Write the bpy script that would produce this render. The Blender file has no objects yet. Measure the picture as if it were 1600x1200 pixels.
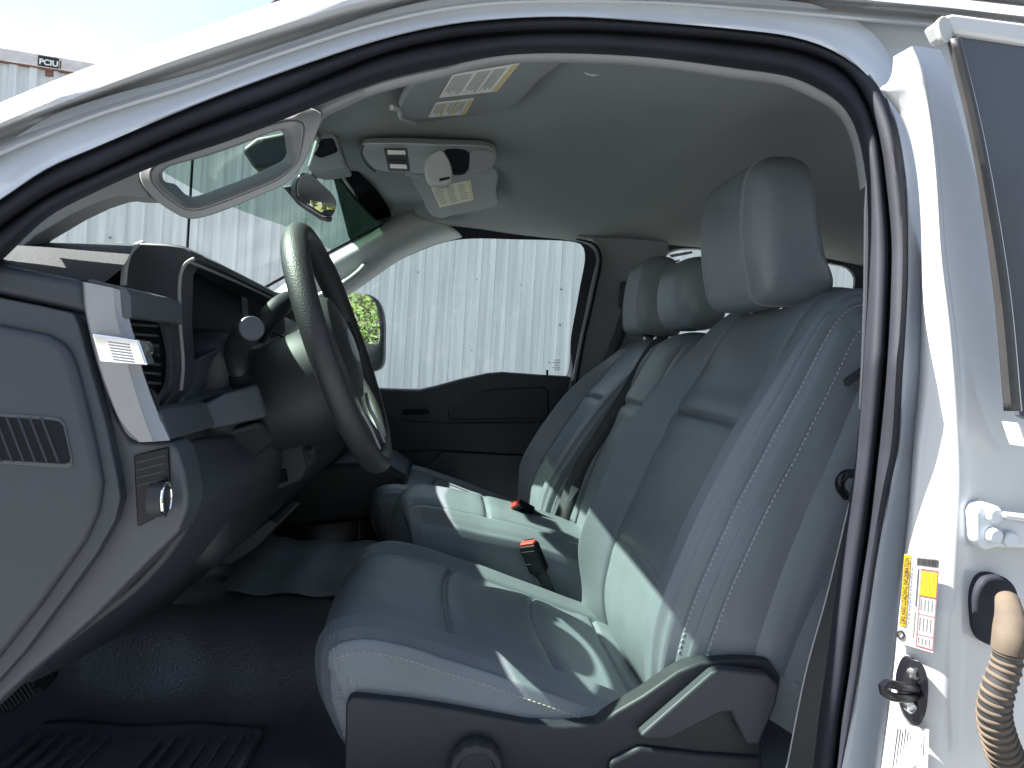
import bpy, bmesh, math, random
from mathutils import Vector, Matrix, noise
random.seed(7)
SC = bpy.context.scene
COL = SC.collection
R = math.radians
# ------------------------------------------------------------------ camera, sky, sun, exposure
F, CX, CY = 1110.0, 800.0, 565.0            # focal length and principal point in photograph pixels
ROLL, YAW, CAMZ = R(3.4), R(5.15), 1.55     # world X = towards the truck's tail, Y = towards its passenger side
cam_d = bpy.data.cameras.new('camera'); cam = bpy.data.objects.new('camera', cam_d); COL.objects.link(cam)
cam_d.sensor_width = 36; cam_d.lens = F / 1600 * 36; cam_d.shift_y = -(600 - CY) / 1600
cam_d.clip_start = 0.02; cam_d.clip_end = 600
cam.matrix_world = Matrix.Translation((0, 0, CAMZ)) @ Matrix.Rotation(-YAW, 4, 'Z') @ Matrix.Rotation(-ROLL, 4, 'Y') @ Matrix.Rotation(R(90), 4, 'X')
SC.camera = cam
SUN_EL, SUN_AZ = R(50), R(171)              # azimuth of the direction to the sun, from +X towards +Y
w = bpy.data.worlds.new('World'); SC.world = w; w.use_nodes = True
nt = w.node_tree; nt.nodes.clear()
wo = nt.nodes.new('ShaderNodeOutputWorld'); bg = nt.nodes.new('ShaderNodeBackground'); bg.inputs[1].default_value = 0.06
sk = nt.nodes.new('ShaderNodeTexSky'); sk.sky_type = 'NISHITA'; sk.sun_disc = False
sk.sun_elevation = SUN_EL; sk.sun_rotation = R(90) - SUN_AZ; sk.dust_density = 2.0
tc = nt.nodes.new('ShaderNodeTexCoord'); mp = nt.nodes.new('ShaderNodeMapping'); mp.inputs[3].default_value = (1.6, 1.6, 4)
nz = nt.nodes.new('ShaderNodeTexNoise'); nz.inputs['Scale'].default_value = 2.2; nz.inputs['Detail'].default_value = 6
cr = nt.nodes.new('ShaderNodeValToRGB'); cr.color_ramp.elements[0].position = .36; cr.color_ramp.elements[1].position = .68
mx = nt.nodes.new('ShaderNodeMix'); mx.data_type = 'RGBA'; mx.inputs['B'].default_value = (2.25, 2.5, 3.0, 1)
for a, b in ((tc.outputs['Generated'], mp.inputs[0]), (mp.outputs[0], nz.inputs[0]), (nz.outputs[0], cr.inputs[0]), (cr.outputs[0], mx.inputs['Factor']),
             (sk.outputs[0], mx.inputs['A']), (mx.outputs['Result'], bg.inputs[0]), (bg.outputs[0], wo.inputs[0])):
    nt.links.new(a, b)
sd = bpy.data.lights.new('sun', 'SUN'); sd.energy = 5.0; sd.angle = R(.53); sd.color = (1, .97, .91)
sun = bpy.data.objects.new('sun', sd); COL.objects.link(sun)
SUNV = Vector((math.cos(SUN_EL) * math.cos(SUN_AZ), math.cos(SUN_EL) * math.sin(SUN_AZ), math.sin(SUN_EL)))
sun.rotation_euler = SUNV.to_track_quat('Z', 'Y').to_euler(); sun.location = (0, 0, 20)
SC.view_settings.view_transform = 'Standard'; SC.view_settings.look = 'None'; SC.view_settings.gamma = 1
SC.view_settings.exposure = 2.6
SC.cycles.max_bounces = 10; SC.cycles.diffuse_bounces = 6; SC.cycles.transparent_max_bounces = 16; SC.cycles.sample_clamp_indirect = 6

# ------------------------------------------------------------------ helpers
def Q(px, py, Y):
    """point of the photograph (pixel) on the plane at lateral distance Y from the camera, world coordinates"""
    a = (px - CX) / F; b = (CY - py) / F
    a, b = a * math.cos(ROLL) - b * math.sin(ROLL), a * math.sin(ROLL) + b * math.cos(ROLL)
    X = a * math.cos(YAW) + math.sin(YAW); y = math.cos(YAW) - a * math.sin(YAW)
    k = Y / y
    return Vector((X * k, Y, b * k + CAMZ))
def W3(x, y, z): return Vector((x, y, z + CAMZ))
def QL(pts, Y=None): return [Q(p[0], p[1], p[2] if len(p) > 2 else Y) for p in pts]
def lerp(a, b, t): return a + (b - a) * t
def catmull(pts, n, closed=False):
    """smooth curve through the points, n samples evenly spread along its length"""
    pts = [Vector(p) for p in pts]; m = len(pts)
    fine = []
    segs = m if closed else m - 1
    for i in range(segs):
        p1, p2 = pts[i], pts[(i + 1) % m]
        p0 = pts[i - 1] if (closed or i > 0) else p1 * 2 - p2
        p3 = pts[(i + 2) % m] if (closed or i + 2 < m) else p2 * 2 - p1
        d0 = max((p1 - p0).length, 1e-6) ** .5; d1 = max((p2 - p1).length, 1e-6) ** .5; d2 = max((p3 - p2).length, 1e-6) ** .5
        m1 = ((p1 - p0) / d0 - (p2 - p0) / (d0 + d1) + (p2 - p1) / d1) * d1
        m2 = ((p2 - p1) / d1 - (p3 - p1) / (d1 + d2) + (p3 - p2) / d2) * d1
        for j in range(16):
            t = j / 16; t2 = t * t; t3 = t2 * t
            fine.append(p1 * (2 * t3 - 3 * t2 + 1) + m1 * (t3 - 2 * t2 + t) + p2 * (-2 * t3 + 3 * t2) + m2 * (t3 - t2))
    fine.append(pts[0] if closed else pts[-1])
    acc = [0]
    for i in range(1, len(fine)): acc.append(acc[-1] + (fine[i] - fine[i - 1]).length)
    out = []; k = 0; T = acc[-1]; cnt = n if closed else n - 1
    for i in range(n):
        s = T * i / cnt
        while k < len(acc) - 2 and acc[k + 1] < s: k += 1
        f = (s - acc[k]) / max(acc[k + 1] - acc[k], 1e-9)
        out.append(fine[k].lerp(fine[k + 1], min(max(f, 0), 1)))
    return out
WL = {}
def wloc(o): return WL.get(o.name, Vector((0, 0, 0)))
def link(name, me, mat, parent=None):
    """link a mesh given in world coordinates as ONE object whose origin is its centre"""
    vs = me.vertices
    c = sum((v.co for v in vs), Vector()) / max(len(vs), 1)
    me.transform(Matrix.Translation(-c))
    o = bpy.data.objects.new(name, me); COL.objects.link(o)
    for m in (mat if isinstance(mat, (list, tuple)) else [mat]): me.materials.append(m)
    if parent: o.parent = parent
    o.location = c - (wloc(parent) if parent else Vector()); WL[o.name] = c
    return o
def smooth(me, ang=38):
    for p in me.polygons: p.use_smooth = True
    me.set_sharp_from_angle(angle=R(ang))
def bm_obj(name, bm, mat, parent=None, ang=38, bevel=0, seg=3):
    bmesh.ops.recalc_face_normals(bm, faces=bm.faces)
    me = bpy.data.meshes.new(name); bm.to_mesh(me); bm.free()
    if not bevel: smooth(me, ang)
    else:
        for p in me.polygons: p.use_smooth = True
    o = link(name, me, mat, parent)
    if bevel:
        b = o.modifiers.new('bevel', 'BEVEL'); b.width = bevel; b.segments = seg; b.limit_method = 'ANGLE'; b.angle_limit = R(32); b.harden_normals = True
    return o
def add_prism(bm, front, off):
    """closed outline and its copy displaced by off (a vector or a list of vectors)"""
    offs = off if isinstance(off, list) else [off] * len(front)
    a = [bm.verts.new(p) for p in front]; b = [bm.verts.new(p + q) for p, q in zip(front, offs)]
    n = len(a)
    bm.faces.new(a); bm.faces.new(list(reversed(b)))
    for i in range(n): bm.faces.new((a[i], b[i], b[(i + 1) % n], a[(i + 1) % n]))
def plate(name, pts, mat, parent=None, Y=None, t=.02, bevel=.003, curve=0, seg=3):
    """outline taken from the photograph, put at its own distance, with real thickness t away from the camera"""
    p = QL(pts, Y)
    if curve: p = catmull(p, curve, True)
    bm = bmesh.new(); add_prism(bm, p, Vector((0, t, 0)))
    return bm_obj(name, bm, mat, parent, bevel=bevel, seg=seg)
def plates(name, polys, mat, parent=None, Y=None, t=.002):
    bm = bmesh.new()
    for pts in polys: add_prism(bm, QL(pts, Y), Vector((0, t, 0)))
    return bm_obj(name, bm, mat, parent)
def add_grid(bm, rows, closed_u=False, closed_v=False):
    v = [[bm.verts.new(p) for p in r] for r in rows]; m = len(v); n = len(v[0])
    for i in range(m if closed_u else m - 1):
        for j in range(n if closed_v else n - 1):
            try: bm.faces.new((v[i][j], v[i][(j + 1) % n], v[(i + 1) % m][(j + 1) % n], v[(i + 1) % m][j]))
            except ValueError: pass
    return v
def loft(name, rows, mat, parent=None, closed_v=False, thick=0, ang=50, n=None, sub=0, cap=False):
    """surface through several polylines; sub resamples smoothly across them"""
    if n: rows = [catmull(r, n, closed_v) for r in rows]
    if sub:
        cols = [catmull([r[j] for r in rows], sub) for j in range(len(rows[0]))]
        rows = [[cols[j][i] for j in range(len(cols))] for i in range(sub)]
    bm = bmesh.new(); v = add_grid(bm, rows, closed_v=closed_v)
    if cap:
        bm.faces.new(v[0]); bm.faces.new(list(reversed(v[-1])))
    o = bm_obj(name, bm, mat, parent, ang)
    if thick:
        s = o.modifiers.new('thickness', 'SOLIDIFY'); s.thickness = thick; s.offset = 0
    return o
def add_tube(bm, path, r, n=10, capped=True):
    path = [Vector(p) for p in path]; rs = r if isinstance(r, (list, tuple)) else [r] * len(path)
    rows = []; up = Vector((0.13, .21, .97))
    for i, p in enumerate(path):
        t = (path[min(i + 1, len(path) - 1)] - path[max(i - 1, 0)]).normalized()
        if abs(t.dot(up)) > .97: up = Vector((1, 0, 0))
        s = t.cross(up).normalized(); u = s.cross(t); up = u
        rows.append([p + (s * math.cos(2 * math.pi * k / n) + u * math.sin(2 * math.pi * k / n)) * rs[i] for k in range(n)])
    v = add_grid(bm, rows, closed_v=True)
    if capped: bm.faces.new(v[0]); bm.faces.new(list(reversed(v[-1])))
def tube(name, path, r, mat, parent=None, n=12, res=0):
    if res: path = catmull(path, res)
    if isinstance(r, (list, tuple)) and len(r) != len(path):
        m = len(path); r = [lerp(r[int(i * (len(r) - 1) / (m - 1))], r[min(int(i * (len(r) - 1) / (m - 1)) + 1, len(r) - 1)], (i * (len(r) - 1) / (m - 1)) % 1) for i in range(m)]
    bm = bmesh.new(); add_tube(bm, path, r, n); return bm_obj(name, bm, mat, parent)
def frame(axis):
    z = Vector(axis).normalized(); x = z.cross(Vector((0, 0, 1)) if abs(z.z) < .9 else Vector((1, 0, 0))).normalized(); return x, z.cross(x), z
def add_lathe(bm, c, axis, prof, n=40, mod=None):
    x, y, z = frame(axis); rows = []
    for r, h in prof:
        rows.append([c + z * h + (x * math.cos(a) + y * math.sin(a)) * (r * (mod(a, r) if mod else 1)) for a in [2 * math.pi * k / n for k in range(n)]])
    v = add_grid(bm, rows, closed_v=True); bm.faces.new(v[0]); bm.faces.new(list(reversed(v[-1])))
def lathe(name, c, axis, prof, mat, parent=None, n=40, mod=None, ang=38):
    bm = bmesh.new(); add_lathe(bm, c, axis, prof, n, mod); return bm_obj(name, bm, mat, parent, ang)
def add_box(bm, c, sx, sy, sz, M=None):
    m = Matrix.Translation(c) @ (M.to_4x4() if M else Matrix.Identity(4)) @ Matrix.Diagonal((sx, sy, sz, 1))
    bmesh.ops.create_cube(bm, size=1, matrix=m)
def box(name, c, s, mat, parent=None, M=None, bevel=.004):
    bm = bmesh.new(); add_box(bm, c, *s, M=M); return bm_obj(name, bm, mat, parent, bevel=bevel)
def sheet(name, pts3, mat, parent=None):
    bm = bmesh.new(); bm.faces.new([bm.verts.new(p) for p in pts3]); return bm_obj(name, bm, mat, parent)
def ring(name, outer, inner, mat, parent=None, t=.02, n=72, mids=()):
    """flat frame between two closed outlines (world points, matched by arc length), extruded by t"""
    a = catmull(outer, n, True); b = catmull(inner, n, True)
    rows = [[p + Vector((0, t, 0)) for p in a], a, b, [p + Vector((0, t, 0)) for p in b]]
    return loft(name, rows, mat, parent, closed_v=True, ang=30)
def thing(name, loc, label, cat, group=None):
    o = bpy.data.objects.new(name, None); COL.objects.link(o); o.location = loc; o.empty_display_size = .1
    WL[o.name] = Vector(loc); return tag(o, label, cat, group)
def tag(o, label=None, cat=None, group=None, kind=None):
    if label: o['label'] = label
    if cat: o['category'] = cat
    if group: o['group'] = group
    if kind: o['kind'] = kind
    return o
def text_mesh(name, s, org, ux, uy, size, mat, parent, nrm, align='LEFT', xs=1):
    """flat raised lettering: org, unit reading direction ux, unit up direction uy, letter height size"""
    cu = bpy.data.curves.new(name, 'FONT'); cu.body = s; cu.size = 1; cu.align_x = align; cu.offset = .028
    to = bpy.data.objects.new('lettering_source', cu); COL.objects.link(to)
    dg = bpy.context.evaluated_depsgraph_get(); me = bpy.data.meshes.new_from_object(to.evaluated_get(dg))
    bpy.data.objects.remove(to); bpy.data.curves.remove(cu)
    for v in me.vertices: v.co = org + ux * (v.co.x * size * xs) + uy * (v.co.y * size) + nrm * .0016
    return link(name, me, mat, parent)

# ------------------------------------------------------------------ materials
def mat(name, col, rough=.5, metal=0, spec=.5, bump=0, scale=400, kind='noise', var=0, vscale=6, coat=0, stretch=None, coatr=.05, dirt=None):
    m = bpy.data.materials.new(name); m.use_nodes = True; t = m.node_tree; b = t.nodes['Principled BSDF']
    b.inputs['Base Color'].default_value = (*col, 1); b.inputs['Roughness'].default_value = rough; b.inputs['Metallic'].default_value = metal
    b.inputs['Specular IOR Level'].default_value = spec; b.inputs['Coat Weight'].default_value = coat; b.inputs['Coat Roughness'].default_value = coatr
    tc = t.nodes.new('ShaderNodeTexCoord'); src = tc.outputs['Object']
    if stretch:
        mp = t.nodes.new('ShaderNodeMapping'); mp.inputs[3].default_value = stretch; t.links.new(src, mp.inputs[0]); src2 = mp.outputs[0]
    else: src2 = src
    if bump:
        if kind == 'voronoi':
            n = t.nodes.new('ShaderNodeTexVoronoi'); n.feature = 'SMOOTH_F1'; out = n.outputs['Distance']
        else:
            n = t.nodes.new('ShaderNodeTexNoise'); n.inputs['Detail'].default_value = 3; out = n.outputs[0]
        n.inputs['Scale'].default_value = scale; t.links.new(src, n.inputs['Vector'])
        bp = t.nodes.new('ShaderNodeBump'); bp.inputs['Strength'].default_value = bump; bp.inputs['Distance'].default_value = .001
        t.links.new(out, bp.inputs['Height']); t.links.new(bp.outputs[0], b.inputs['Normal'])
    if var:
        n = t.nodes.new('ShaderNodeTexNoise'); n.inputs['Scale'].default_value = vscale; n.inputs['Detail'].default_value = 5; t.links.new(src2, n.inputs['Vector'])
        r = t.nodes.new('ShaderNodeValToRGB'); r.color_ramp.elements[0].position = .3; r.color_ramp.elements[1].position = .72
        lo = dirt if dirt else tuple(c * (1 - var) for c in col); hi = col if dirt else tuple(min(1, c * (1 + var)) for c in col)
        r.color_ramp.elements[0].color = (*lo, 1); r.color_ramp.elements[1].color = (*hi, 1)
        t.links.new(n.outputs[0], r.inputs[0]); t.links.new(r.outputs[0], b.inputs['Base Color'])
        mr = t.nodes.new('ShaderNodeMapRange'); mr.inputs[3].default_value = max(rough - .06, .02); mr.inputs[4].default_value = min(rough + .06, 1)
        t.links.new(n.outputs[0], mr.inputs[0]); t.links.new(mr.outputs[0], b.inputs['Roughness'])
    return m
def glass_mat(name, tint, refl=.06):
    m = bpy.data.materials.new(name); m.use_nodes = True; t = m.node_tree; t.nodes.clear()
    o = t.nodes.new('ShaderNodeOutputMaterial'); mi = t.nodes.new('ShaderNodeMixShader'); tr = t.nodes.new('ShaderNodeBsdfTransparent'); g = t.nodes.new('ShaderNodeBsdfGlossy')
    tr.inputs[0].default_value = (*tint, 1); g.inputs['Roughness'].default_value = .02
    mi.inputs[0].default_value = refl
    t.links.new(tr.outputs[0], mi.inputs[1]); t.links.new(g.outputs[0], mi.inputs[2]); t.links.new(mi.outputs[0], o.inputs[0])
    return m
M = {}
M['paint'] = mat('white_paint', (.43, .44, .45), .34, coat=.5, var=.03, vscale=5, bump=.02, scale=60)
M['jamb'] = mat('jamb_paint', (.43, .465, .51), .4, coat=.4, var=.06, vscale=9)
M['rubber'] = mat('black_rubber', (.015, .0165, .024), .72, spec=.22, bump=.12, scale=900, var=.25, vscale=14)
M['seal2'] = mat('worn_seal_rubber', (.024, .023, .024), .55, bump=.12, scale=900, var=.25, vscale=20)
M['headliner'] = mat('headliner_fabric', (.205, .222, .222), .95, spec=.1, bump=.35, scale=1100, var=.05, vscale=3)
M['trim'] = mat('grey_trim_plastic', (.20, .21, .215), .55, bump=.1, scale=900, var=.04, vscale=8)
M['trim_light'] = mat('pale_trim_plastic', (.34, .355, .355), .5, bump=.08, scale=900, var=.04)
M['panel'] = mat('blue_grey_plastic', (.031, .037, .047), .5, bump=.12, scale=1200, var=.05, vscale=5)
M['frame'] = mat('grey_dash_plastic', (.052, .058, .068), .48, bump=.1, scale=1200, var=.05, vscale=7)
M['dark'] = mat('charcoal_plastic', (.0155, .018, .023), .55, bump=.18, scale=1100, var=.12, vscale=7)
M['dark2'] = mat('dark_slate_plastic', (.027, .031, .039), .55, bump=.15, scale=1100, var=.1, vscale=7)
M['pad'] = mat('grained_dash_pad', (.011, .0145, .0165), .75, spec=.25, bump=.35, scale=260, kind='voronoi', var=.08, vscale=10)
M['leather'] = mat('slate_leatherette', (.140, .159, .178), .40, spec=.42, bump=.3, scale=620, kind='voronoi', var=.10, vscale=7)
M['leather2'] = mat('slate_leatherette_perforated', (.078, .092, .105), .46, spec=.5, bump=.3, scale=800, kind='voronoi', var=.08, vscale=7)
M['thread'] = mat('grey_thread', (.27, .285, .31), .7)
M['threadp'] = mat('pale_thread', (.42, .40, .33), .7)
M['silver'] = mat('satin_silver', (.30, .30, .31), .42, metal=.55, var=.04, vscale=30)
M['chrome'] = mat('chrome', (.85, .85, .86), .07, metal=1)
M['black'] = mat('gloss_black', (.006, .006, .009), .3, spec=.3)
M['screen'] = mat('dark_screen', (.004, .004, .007), .6, spec=.06)
M['hole'] = mat('matt_black', (.007, .008, .011), .8, spec=.2)
M['vinyl'] = mat('black_vinyl_floor', (.062, .065, .070), .34, bump=.6, scale=260, kind='voronoi', var=.2, vscale=6)
M['wheel'] = mat('black_wheel_grain', (.022, .0225, .025), .52, bump=.5, scale=520, kind='voronoi', var=.2, vscale=12)
M['red'] = mat('red_plastic', (.55, .05, .04), .35)
M['paper'] = mat('white_label', (.72, .74, .70), .5)
M['ink'] = mat('label_ink', (.22, .23, .23), .6)
M['yellow'] = mat('yellow_label', (.42, .27, .003), .5)
M['paper2'] = mat('sticker_white', (.40, .40, .39), .5)
M['ink2'] = mat('sticker_ink', (.045, .045, .05), .6)
M['amber'] = mat('amber_label', (.62, .48, .18), .5)
M['inkd'] = mat('black_ink', (.012, .012, .012), .6)
M['inkr'] = mat('red_ink', (.30, .03, .05), .6)
M['webbing'] = mat('black_webbing', (.022, .024, .028), .7, bump=.5, scale=700)
M['steel'] = mat('plated_steel', (.55, .56, .57), .3, metal=1)
M['boot'] = mat('dusty_tan_sleeve', (.085, .064, .044), .85, var=.3, vscale=40, dirt=(.05, .038, .028))
M['glass'] = glass_mat('window_glass', (.90, .97, .945))
M['wglass'] = glass_mat('windscreen_glass', (.95, .985, .96), .03)
M['band'] = glass_mat('shade_band_glass', (.42, .54, .47), .03)
M['corner_refl'] = glass_mat('dark_reflection_glass', (.19, .25, .215), .02)
M['dglass'] = mat('dark_privacy_glass', (.055, .06, .078), .14, spec=.5)
M['mirror'] = mat('mirror_silver', (.86, .88, .88), .015, metal=1)
M['lens'] = mat('clear_lens', (.75, .72, .66), .25)
M['cont'] = mat('white_container_paint', (.64, .66, .65), .5, var=.3, vscale=1.6, stretch=(16, 16, .55), bump=.1, scale=30, dirt=(.46, .48, .475))
M['rust'] = mat('rust', (.16, .075, .05), .85, var=.4, vscale=30)
M['railp'] = mat('rusty_white_rail', (.62, .60, .60), .55, var=.3, vscale=3.2, stretch=(3, 3, 5), dirt=(.46, .42, .40))

# ------------------------------------------------------------------ setting: ground
def ground():
    m = mat('pale_gravel', (.185, .19, .195), .9, bump=.6, scale=40, var=.25, vscale=.8)
    bm = bmesh.new(); n = 24
    rows = [[Vector(((i / n - .5) * 400, (j / n - .5) * 400, 0)) for j in range(n + 1)] for i in range(n + 1)]
    add_grid(bm, rows); o = bm_obj('ground', bm, m); tag(o, 'pale gravel yard under the truck and containers', 'ground', kind='structure')
ground()

# ------------------------------------------------------------------ the truck: body side, door opening, roof, floor, far side
truck = thing('pickup_truck', (0, 1.6, 0), 'white pickup truck with its front door opening bare, seen into the cab', 'truck')
def ybase(py): return .64 + .10 * min(max((565 - py) / 540, 0), 1)
def line(pts, dy): return [Q(x, y, ybase(y) + dy) for x, y in pts]
L0 = [(-60, 188), (0, 161), (150, 101), (300, 49), (442, 0), (560, -35), (750, -66), (1000, -62), (1300, -27), (1536, 1), (1680, 17)]
L1 = [(-60, 222), (0, 195), (150, 139), (300, 86), (450, 39), (562, 5), (750, -28), (1000, -30), (1200, -14), (1375, 2), (1500, 13), (1680, 36)]
L2 = [(-60, 238), (0, 210), (150, 157), (300, 109), (450, 60), (600, 17), (750, -8), (1000, -12), (1200, -1), (1380, 12), (1500, 24), (1680, 48)]
L2b = [(-60, 270), (0, 240), (150, 180), (300, 133), (450, 80), (600, 34), (750, 7), (1000, 3), (1200, 16), (1380, 32), (1500, 42), (1680, 64)]
RT = [(-60, 348), (0, 311), (75, 262), (150, 229), (300, 165), (450, 109), (600, 60), (700, 38), (800, 28), (900, 26), (1000, 32), (1150, 45), (1244, 58), (1300, 77), (1337, 101), (1375, 139), (1397, 187), (1412, 262), (1418, 337), (1418, 450), (1410, 587), (1403, 700), (1390, 762), (1375, 844), (1360, 937), (1345, 1031), (1330, 1125), (1315, 1200), (1303, 1260)]
FL = [(-60, 318), (0, 284), (75, 236), (150, 205), (300, 149), (450, 95), (600, 46), (700, 24), (800, 14), (900, 12), (1000, 17), (1150, 28), (1250, 40), (1310, 56), (1352, 80), (1390, 122), (1412, 175), (1430, 262), (1437, 337), (1440, 450), (1437, 587), (1427, 700), (1420, 790), (1410, 880), (1400, 975), (1390, 1060), (1380, 1150), (1374, 1200), (1366, 1260)]
SG = [(-60, 400), (0, 356), (75, 305), (150, 270), (300, 202), (450, 144), (600, 84), (700, 61), (800, 50), (900, 47), (1000, 51), (1150, 64), (1225, 74), (1275, 87), (1322, 112), (1349, 150), (1371, 210), (1384, 300), (1391, 380), (1390, 450), (1386, 540), (1379, 625), (1369, 720), (1357, 830), (1341, 937), (1326, 1050), (1314, 1130), (1307, 1200), (1297, 1260)]
SI = [(-60, 455), (0, 409), (75, 340), (150, 300), (244, 259), (375, 214), (487, 169), (600, 126), (700, 103), (775, 88), (850, 83), (1000, 88), (1150, 106), (1240, 121), (1292, 146), (1319, 169), (1337, 202), (1351, 262), (1356, 337), (1355, 450), (1350, 550), (1343, 650), (1334, 740), (1317, 844), (1304, 937), (1292, 1031), (1279, 1125), (1270, 1200), (1260, 1260)]
loft('roof_rail', [line(L0, .12), line(L0, .10), [p + Vector((0, 0, -.004)) for p in line([((a[0] + b[0]) / 2, (a[1] + b[1]) / 2) for a, b in zip(catmull([Vector((*p, 0)) for p in L0], 12), catmull([Vector((*p, 0)) for p in L1], 12))], .012)], line(L1, .012), line(L2, .058), line(L2b, .022), [p + Vector((0, 0, -.004)) for p in line(L2b, .045)]], M['paint'], truck, n=90, sub=40)
def between(A, B, f, n=80):
    a = catmull([Vector((*p, 0)) for p in A], n); b = catmull([Vector((*p, 0)) for p in B], n)
    return [(lerp(p.x, q.x, f), lerp(p.y, q.y, f)) for p, q in zip(a, b)]
def flange_row(f, dy, n=120):
    a = catmull([Vector((*p, 0)) for p in FL], n); b = catmull([Vector((*p, 0)) for p in RT], n); out = []
    for k, (p, q) in enumerate(zip(a, b)):
        g = f * (1 if f > 0 else min(1, max(.06, (.60 - k / n) / .10))); out.append((lerp(p.x, q.x, g), lerp(p.y, q.y, g)))
    return line(out, dy)
loft('door_opening_flange', [flange_row(-2.0, .040), flange_row(-1.0, .036), flange_row(0, .034), flange_row(.5, .031), flange_row(.9, .029), flange_row(1.0, .030), flange_row(1.04, .050)], M['jamb'], truck, sub=20)
def seal_row(A, B, f, dy, n=160):      # the seal stands proud of the flange down the pillar, sits under the rail above
    pts = between(A, B, f, n); out = []
    for k, (x, y) in enumerate(pts):
        t = min(1, max(0, (k / n - .53) / .08)); out.append(Q(x, y, ybase(y) + dy - .034 * t * t * (3 - 2 * t)))
    return out
loft('door_seal', [seal_row(RT, SG, f, d) for f, d in ((0, .075), (.02, .052), (.35, .036), (.75, .044), (.96, .064))] + [seal_row(SG, SI, f, d) for f, d in ((.02, .070), (.2, .056), (.6, .060), (.93, .082), (1, .105))], M['rubber'], truck, n=220, sub=50)
cut = lambda rows_: [p for p in rows_ if p[0] > 560 and p[1] < 300]
loft('headliner_trim', [line(cut(between(SG, SI, .97, 200)), .100), line(cut(between(SG, SI, 1.05, 200)), .098), line(cut(between(SG, SI, 1.34, 200)), .108), line(cut(between(SG, SI, 1.42, 200)), .135)], M['trim'], truck, n=90, sub=12)
# sunlit edge of the pillar trim behind the seal, brightness put into paler plastic
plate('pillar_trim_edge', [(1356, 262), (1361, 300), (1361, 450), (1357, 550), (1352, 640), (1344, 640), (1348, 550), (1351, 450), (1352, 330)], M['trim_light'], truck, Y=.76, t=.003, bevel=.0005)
# centre pillar between the two doors
B1 = [(1397, 88), (1395, 112), (1389, 129), (1376, 137), (1388, 153), (1406, 178), (1421, 212), (1432, 262), (1439, 337), (1441, 450), (1438, 587), (1428, 700), (1420, 812), (1410, 900), (1396, 1050), (1376, 1200), (1367, 1260)]
B2 = [(1427, 71), (1436, 90), (1446, 120), (1455, 180), (1463, 262), (1472, 400), (1486, 512), (1497, 640), (1502, 750), (1497, 850), (1491, 975), (1487, 1080), (1484, 1200), (1483, 1260)]
B3 = [(1470, 78), (1478, 100), (1488, 140), (1505, 200), (1525, 280), (1552, 420), (1570, 540), (1585, 640), (1640, 760), (1660, 850), (1670, 975), (1680, 1080), (1690, 1200), (1690, 1260)]
def yl(pts, Ya, Yb):
    n = len(pts); return [Q(p[0], p[1], lerp(Ya, Yb, min(1, max(0, (p[1] - 60) / 900)))) for p in pts]
pill = loft('door_pillar', [yl(B1, .725, .67), yl(between(B1, B2, .06), .690, .632), yl(between(B1, B2, .5), .678, .620), yl(between(B1, B2, .93), .668, .610), yl(between(B2, B3, .05), .669, .611), yl(between(B2, B3, .12), .672, .614), yl(between(B2, B3, .5), .680, .622), yl(B3, .690, .632)], M['paint'], truck, n=260, sub=240)
plate('pillar_backing', [(1230, 16), (1320, 12), (1400, 8), (1500, 22), (1700, 45), (1700, 1290), (1400, 1290), (1430, 700), (1432, 300), (1405, 160), (1370, 110), (1300, 60)], M['jamb'], truck, Y=.795, t=.01, bevel=0)
# rear door swung out behind the pillar
rd = plate('rear_door', [(1474, 24), (1490, 20), (1700, 48), (1700, 82), (1500, 52), (1488, 52)], M['paint'], truck, Y=.600, t=.03, bevel=.004)
plate('window_glass', [(1488, 53), (1700, 76), (1700, 700), (1592, 650), (1574, 450), (1536, 225)], M['dglass'], rd, Y=.606, t=.006, bevel=.0015)
loft('weatherstrip', [QL([(1482, 62), (1521, 225), (1555, 450), (1572, 642)], .604), QL([(1490, 60), (1528, 225), (1564, 450), (1582, 642)], .594), QL([(1497, 58), (1536, 225), (1574, 450), (1592, 642)], .600)], M['seal2'], rd, n=40, sub=8, thick=.004)
tube('window_edge', QL([(1498, 56), (1538, 225), (1576, 450), (1595, 642)], .599), .0012, M['paint'], rd, res=30)
plate('strip_end', [(1466, 34), (1474, 24), (1480, 26), (1489, 58), (1482, 66), (1474, 62)], M['trim_light'], rd, Y=.598, t=.006, bevel=.002, curve=24)
plate('door_edge', [(1590, 660), (1604, 672), (1604, 700), (1600, 690)], M['paint'], rd, Y=.602, t=.02, bevel=.002)
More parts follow.
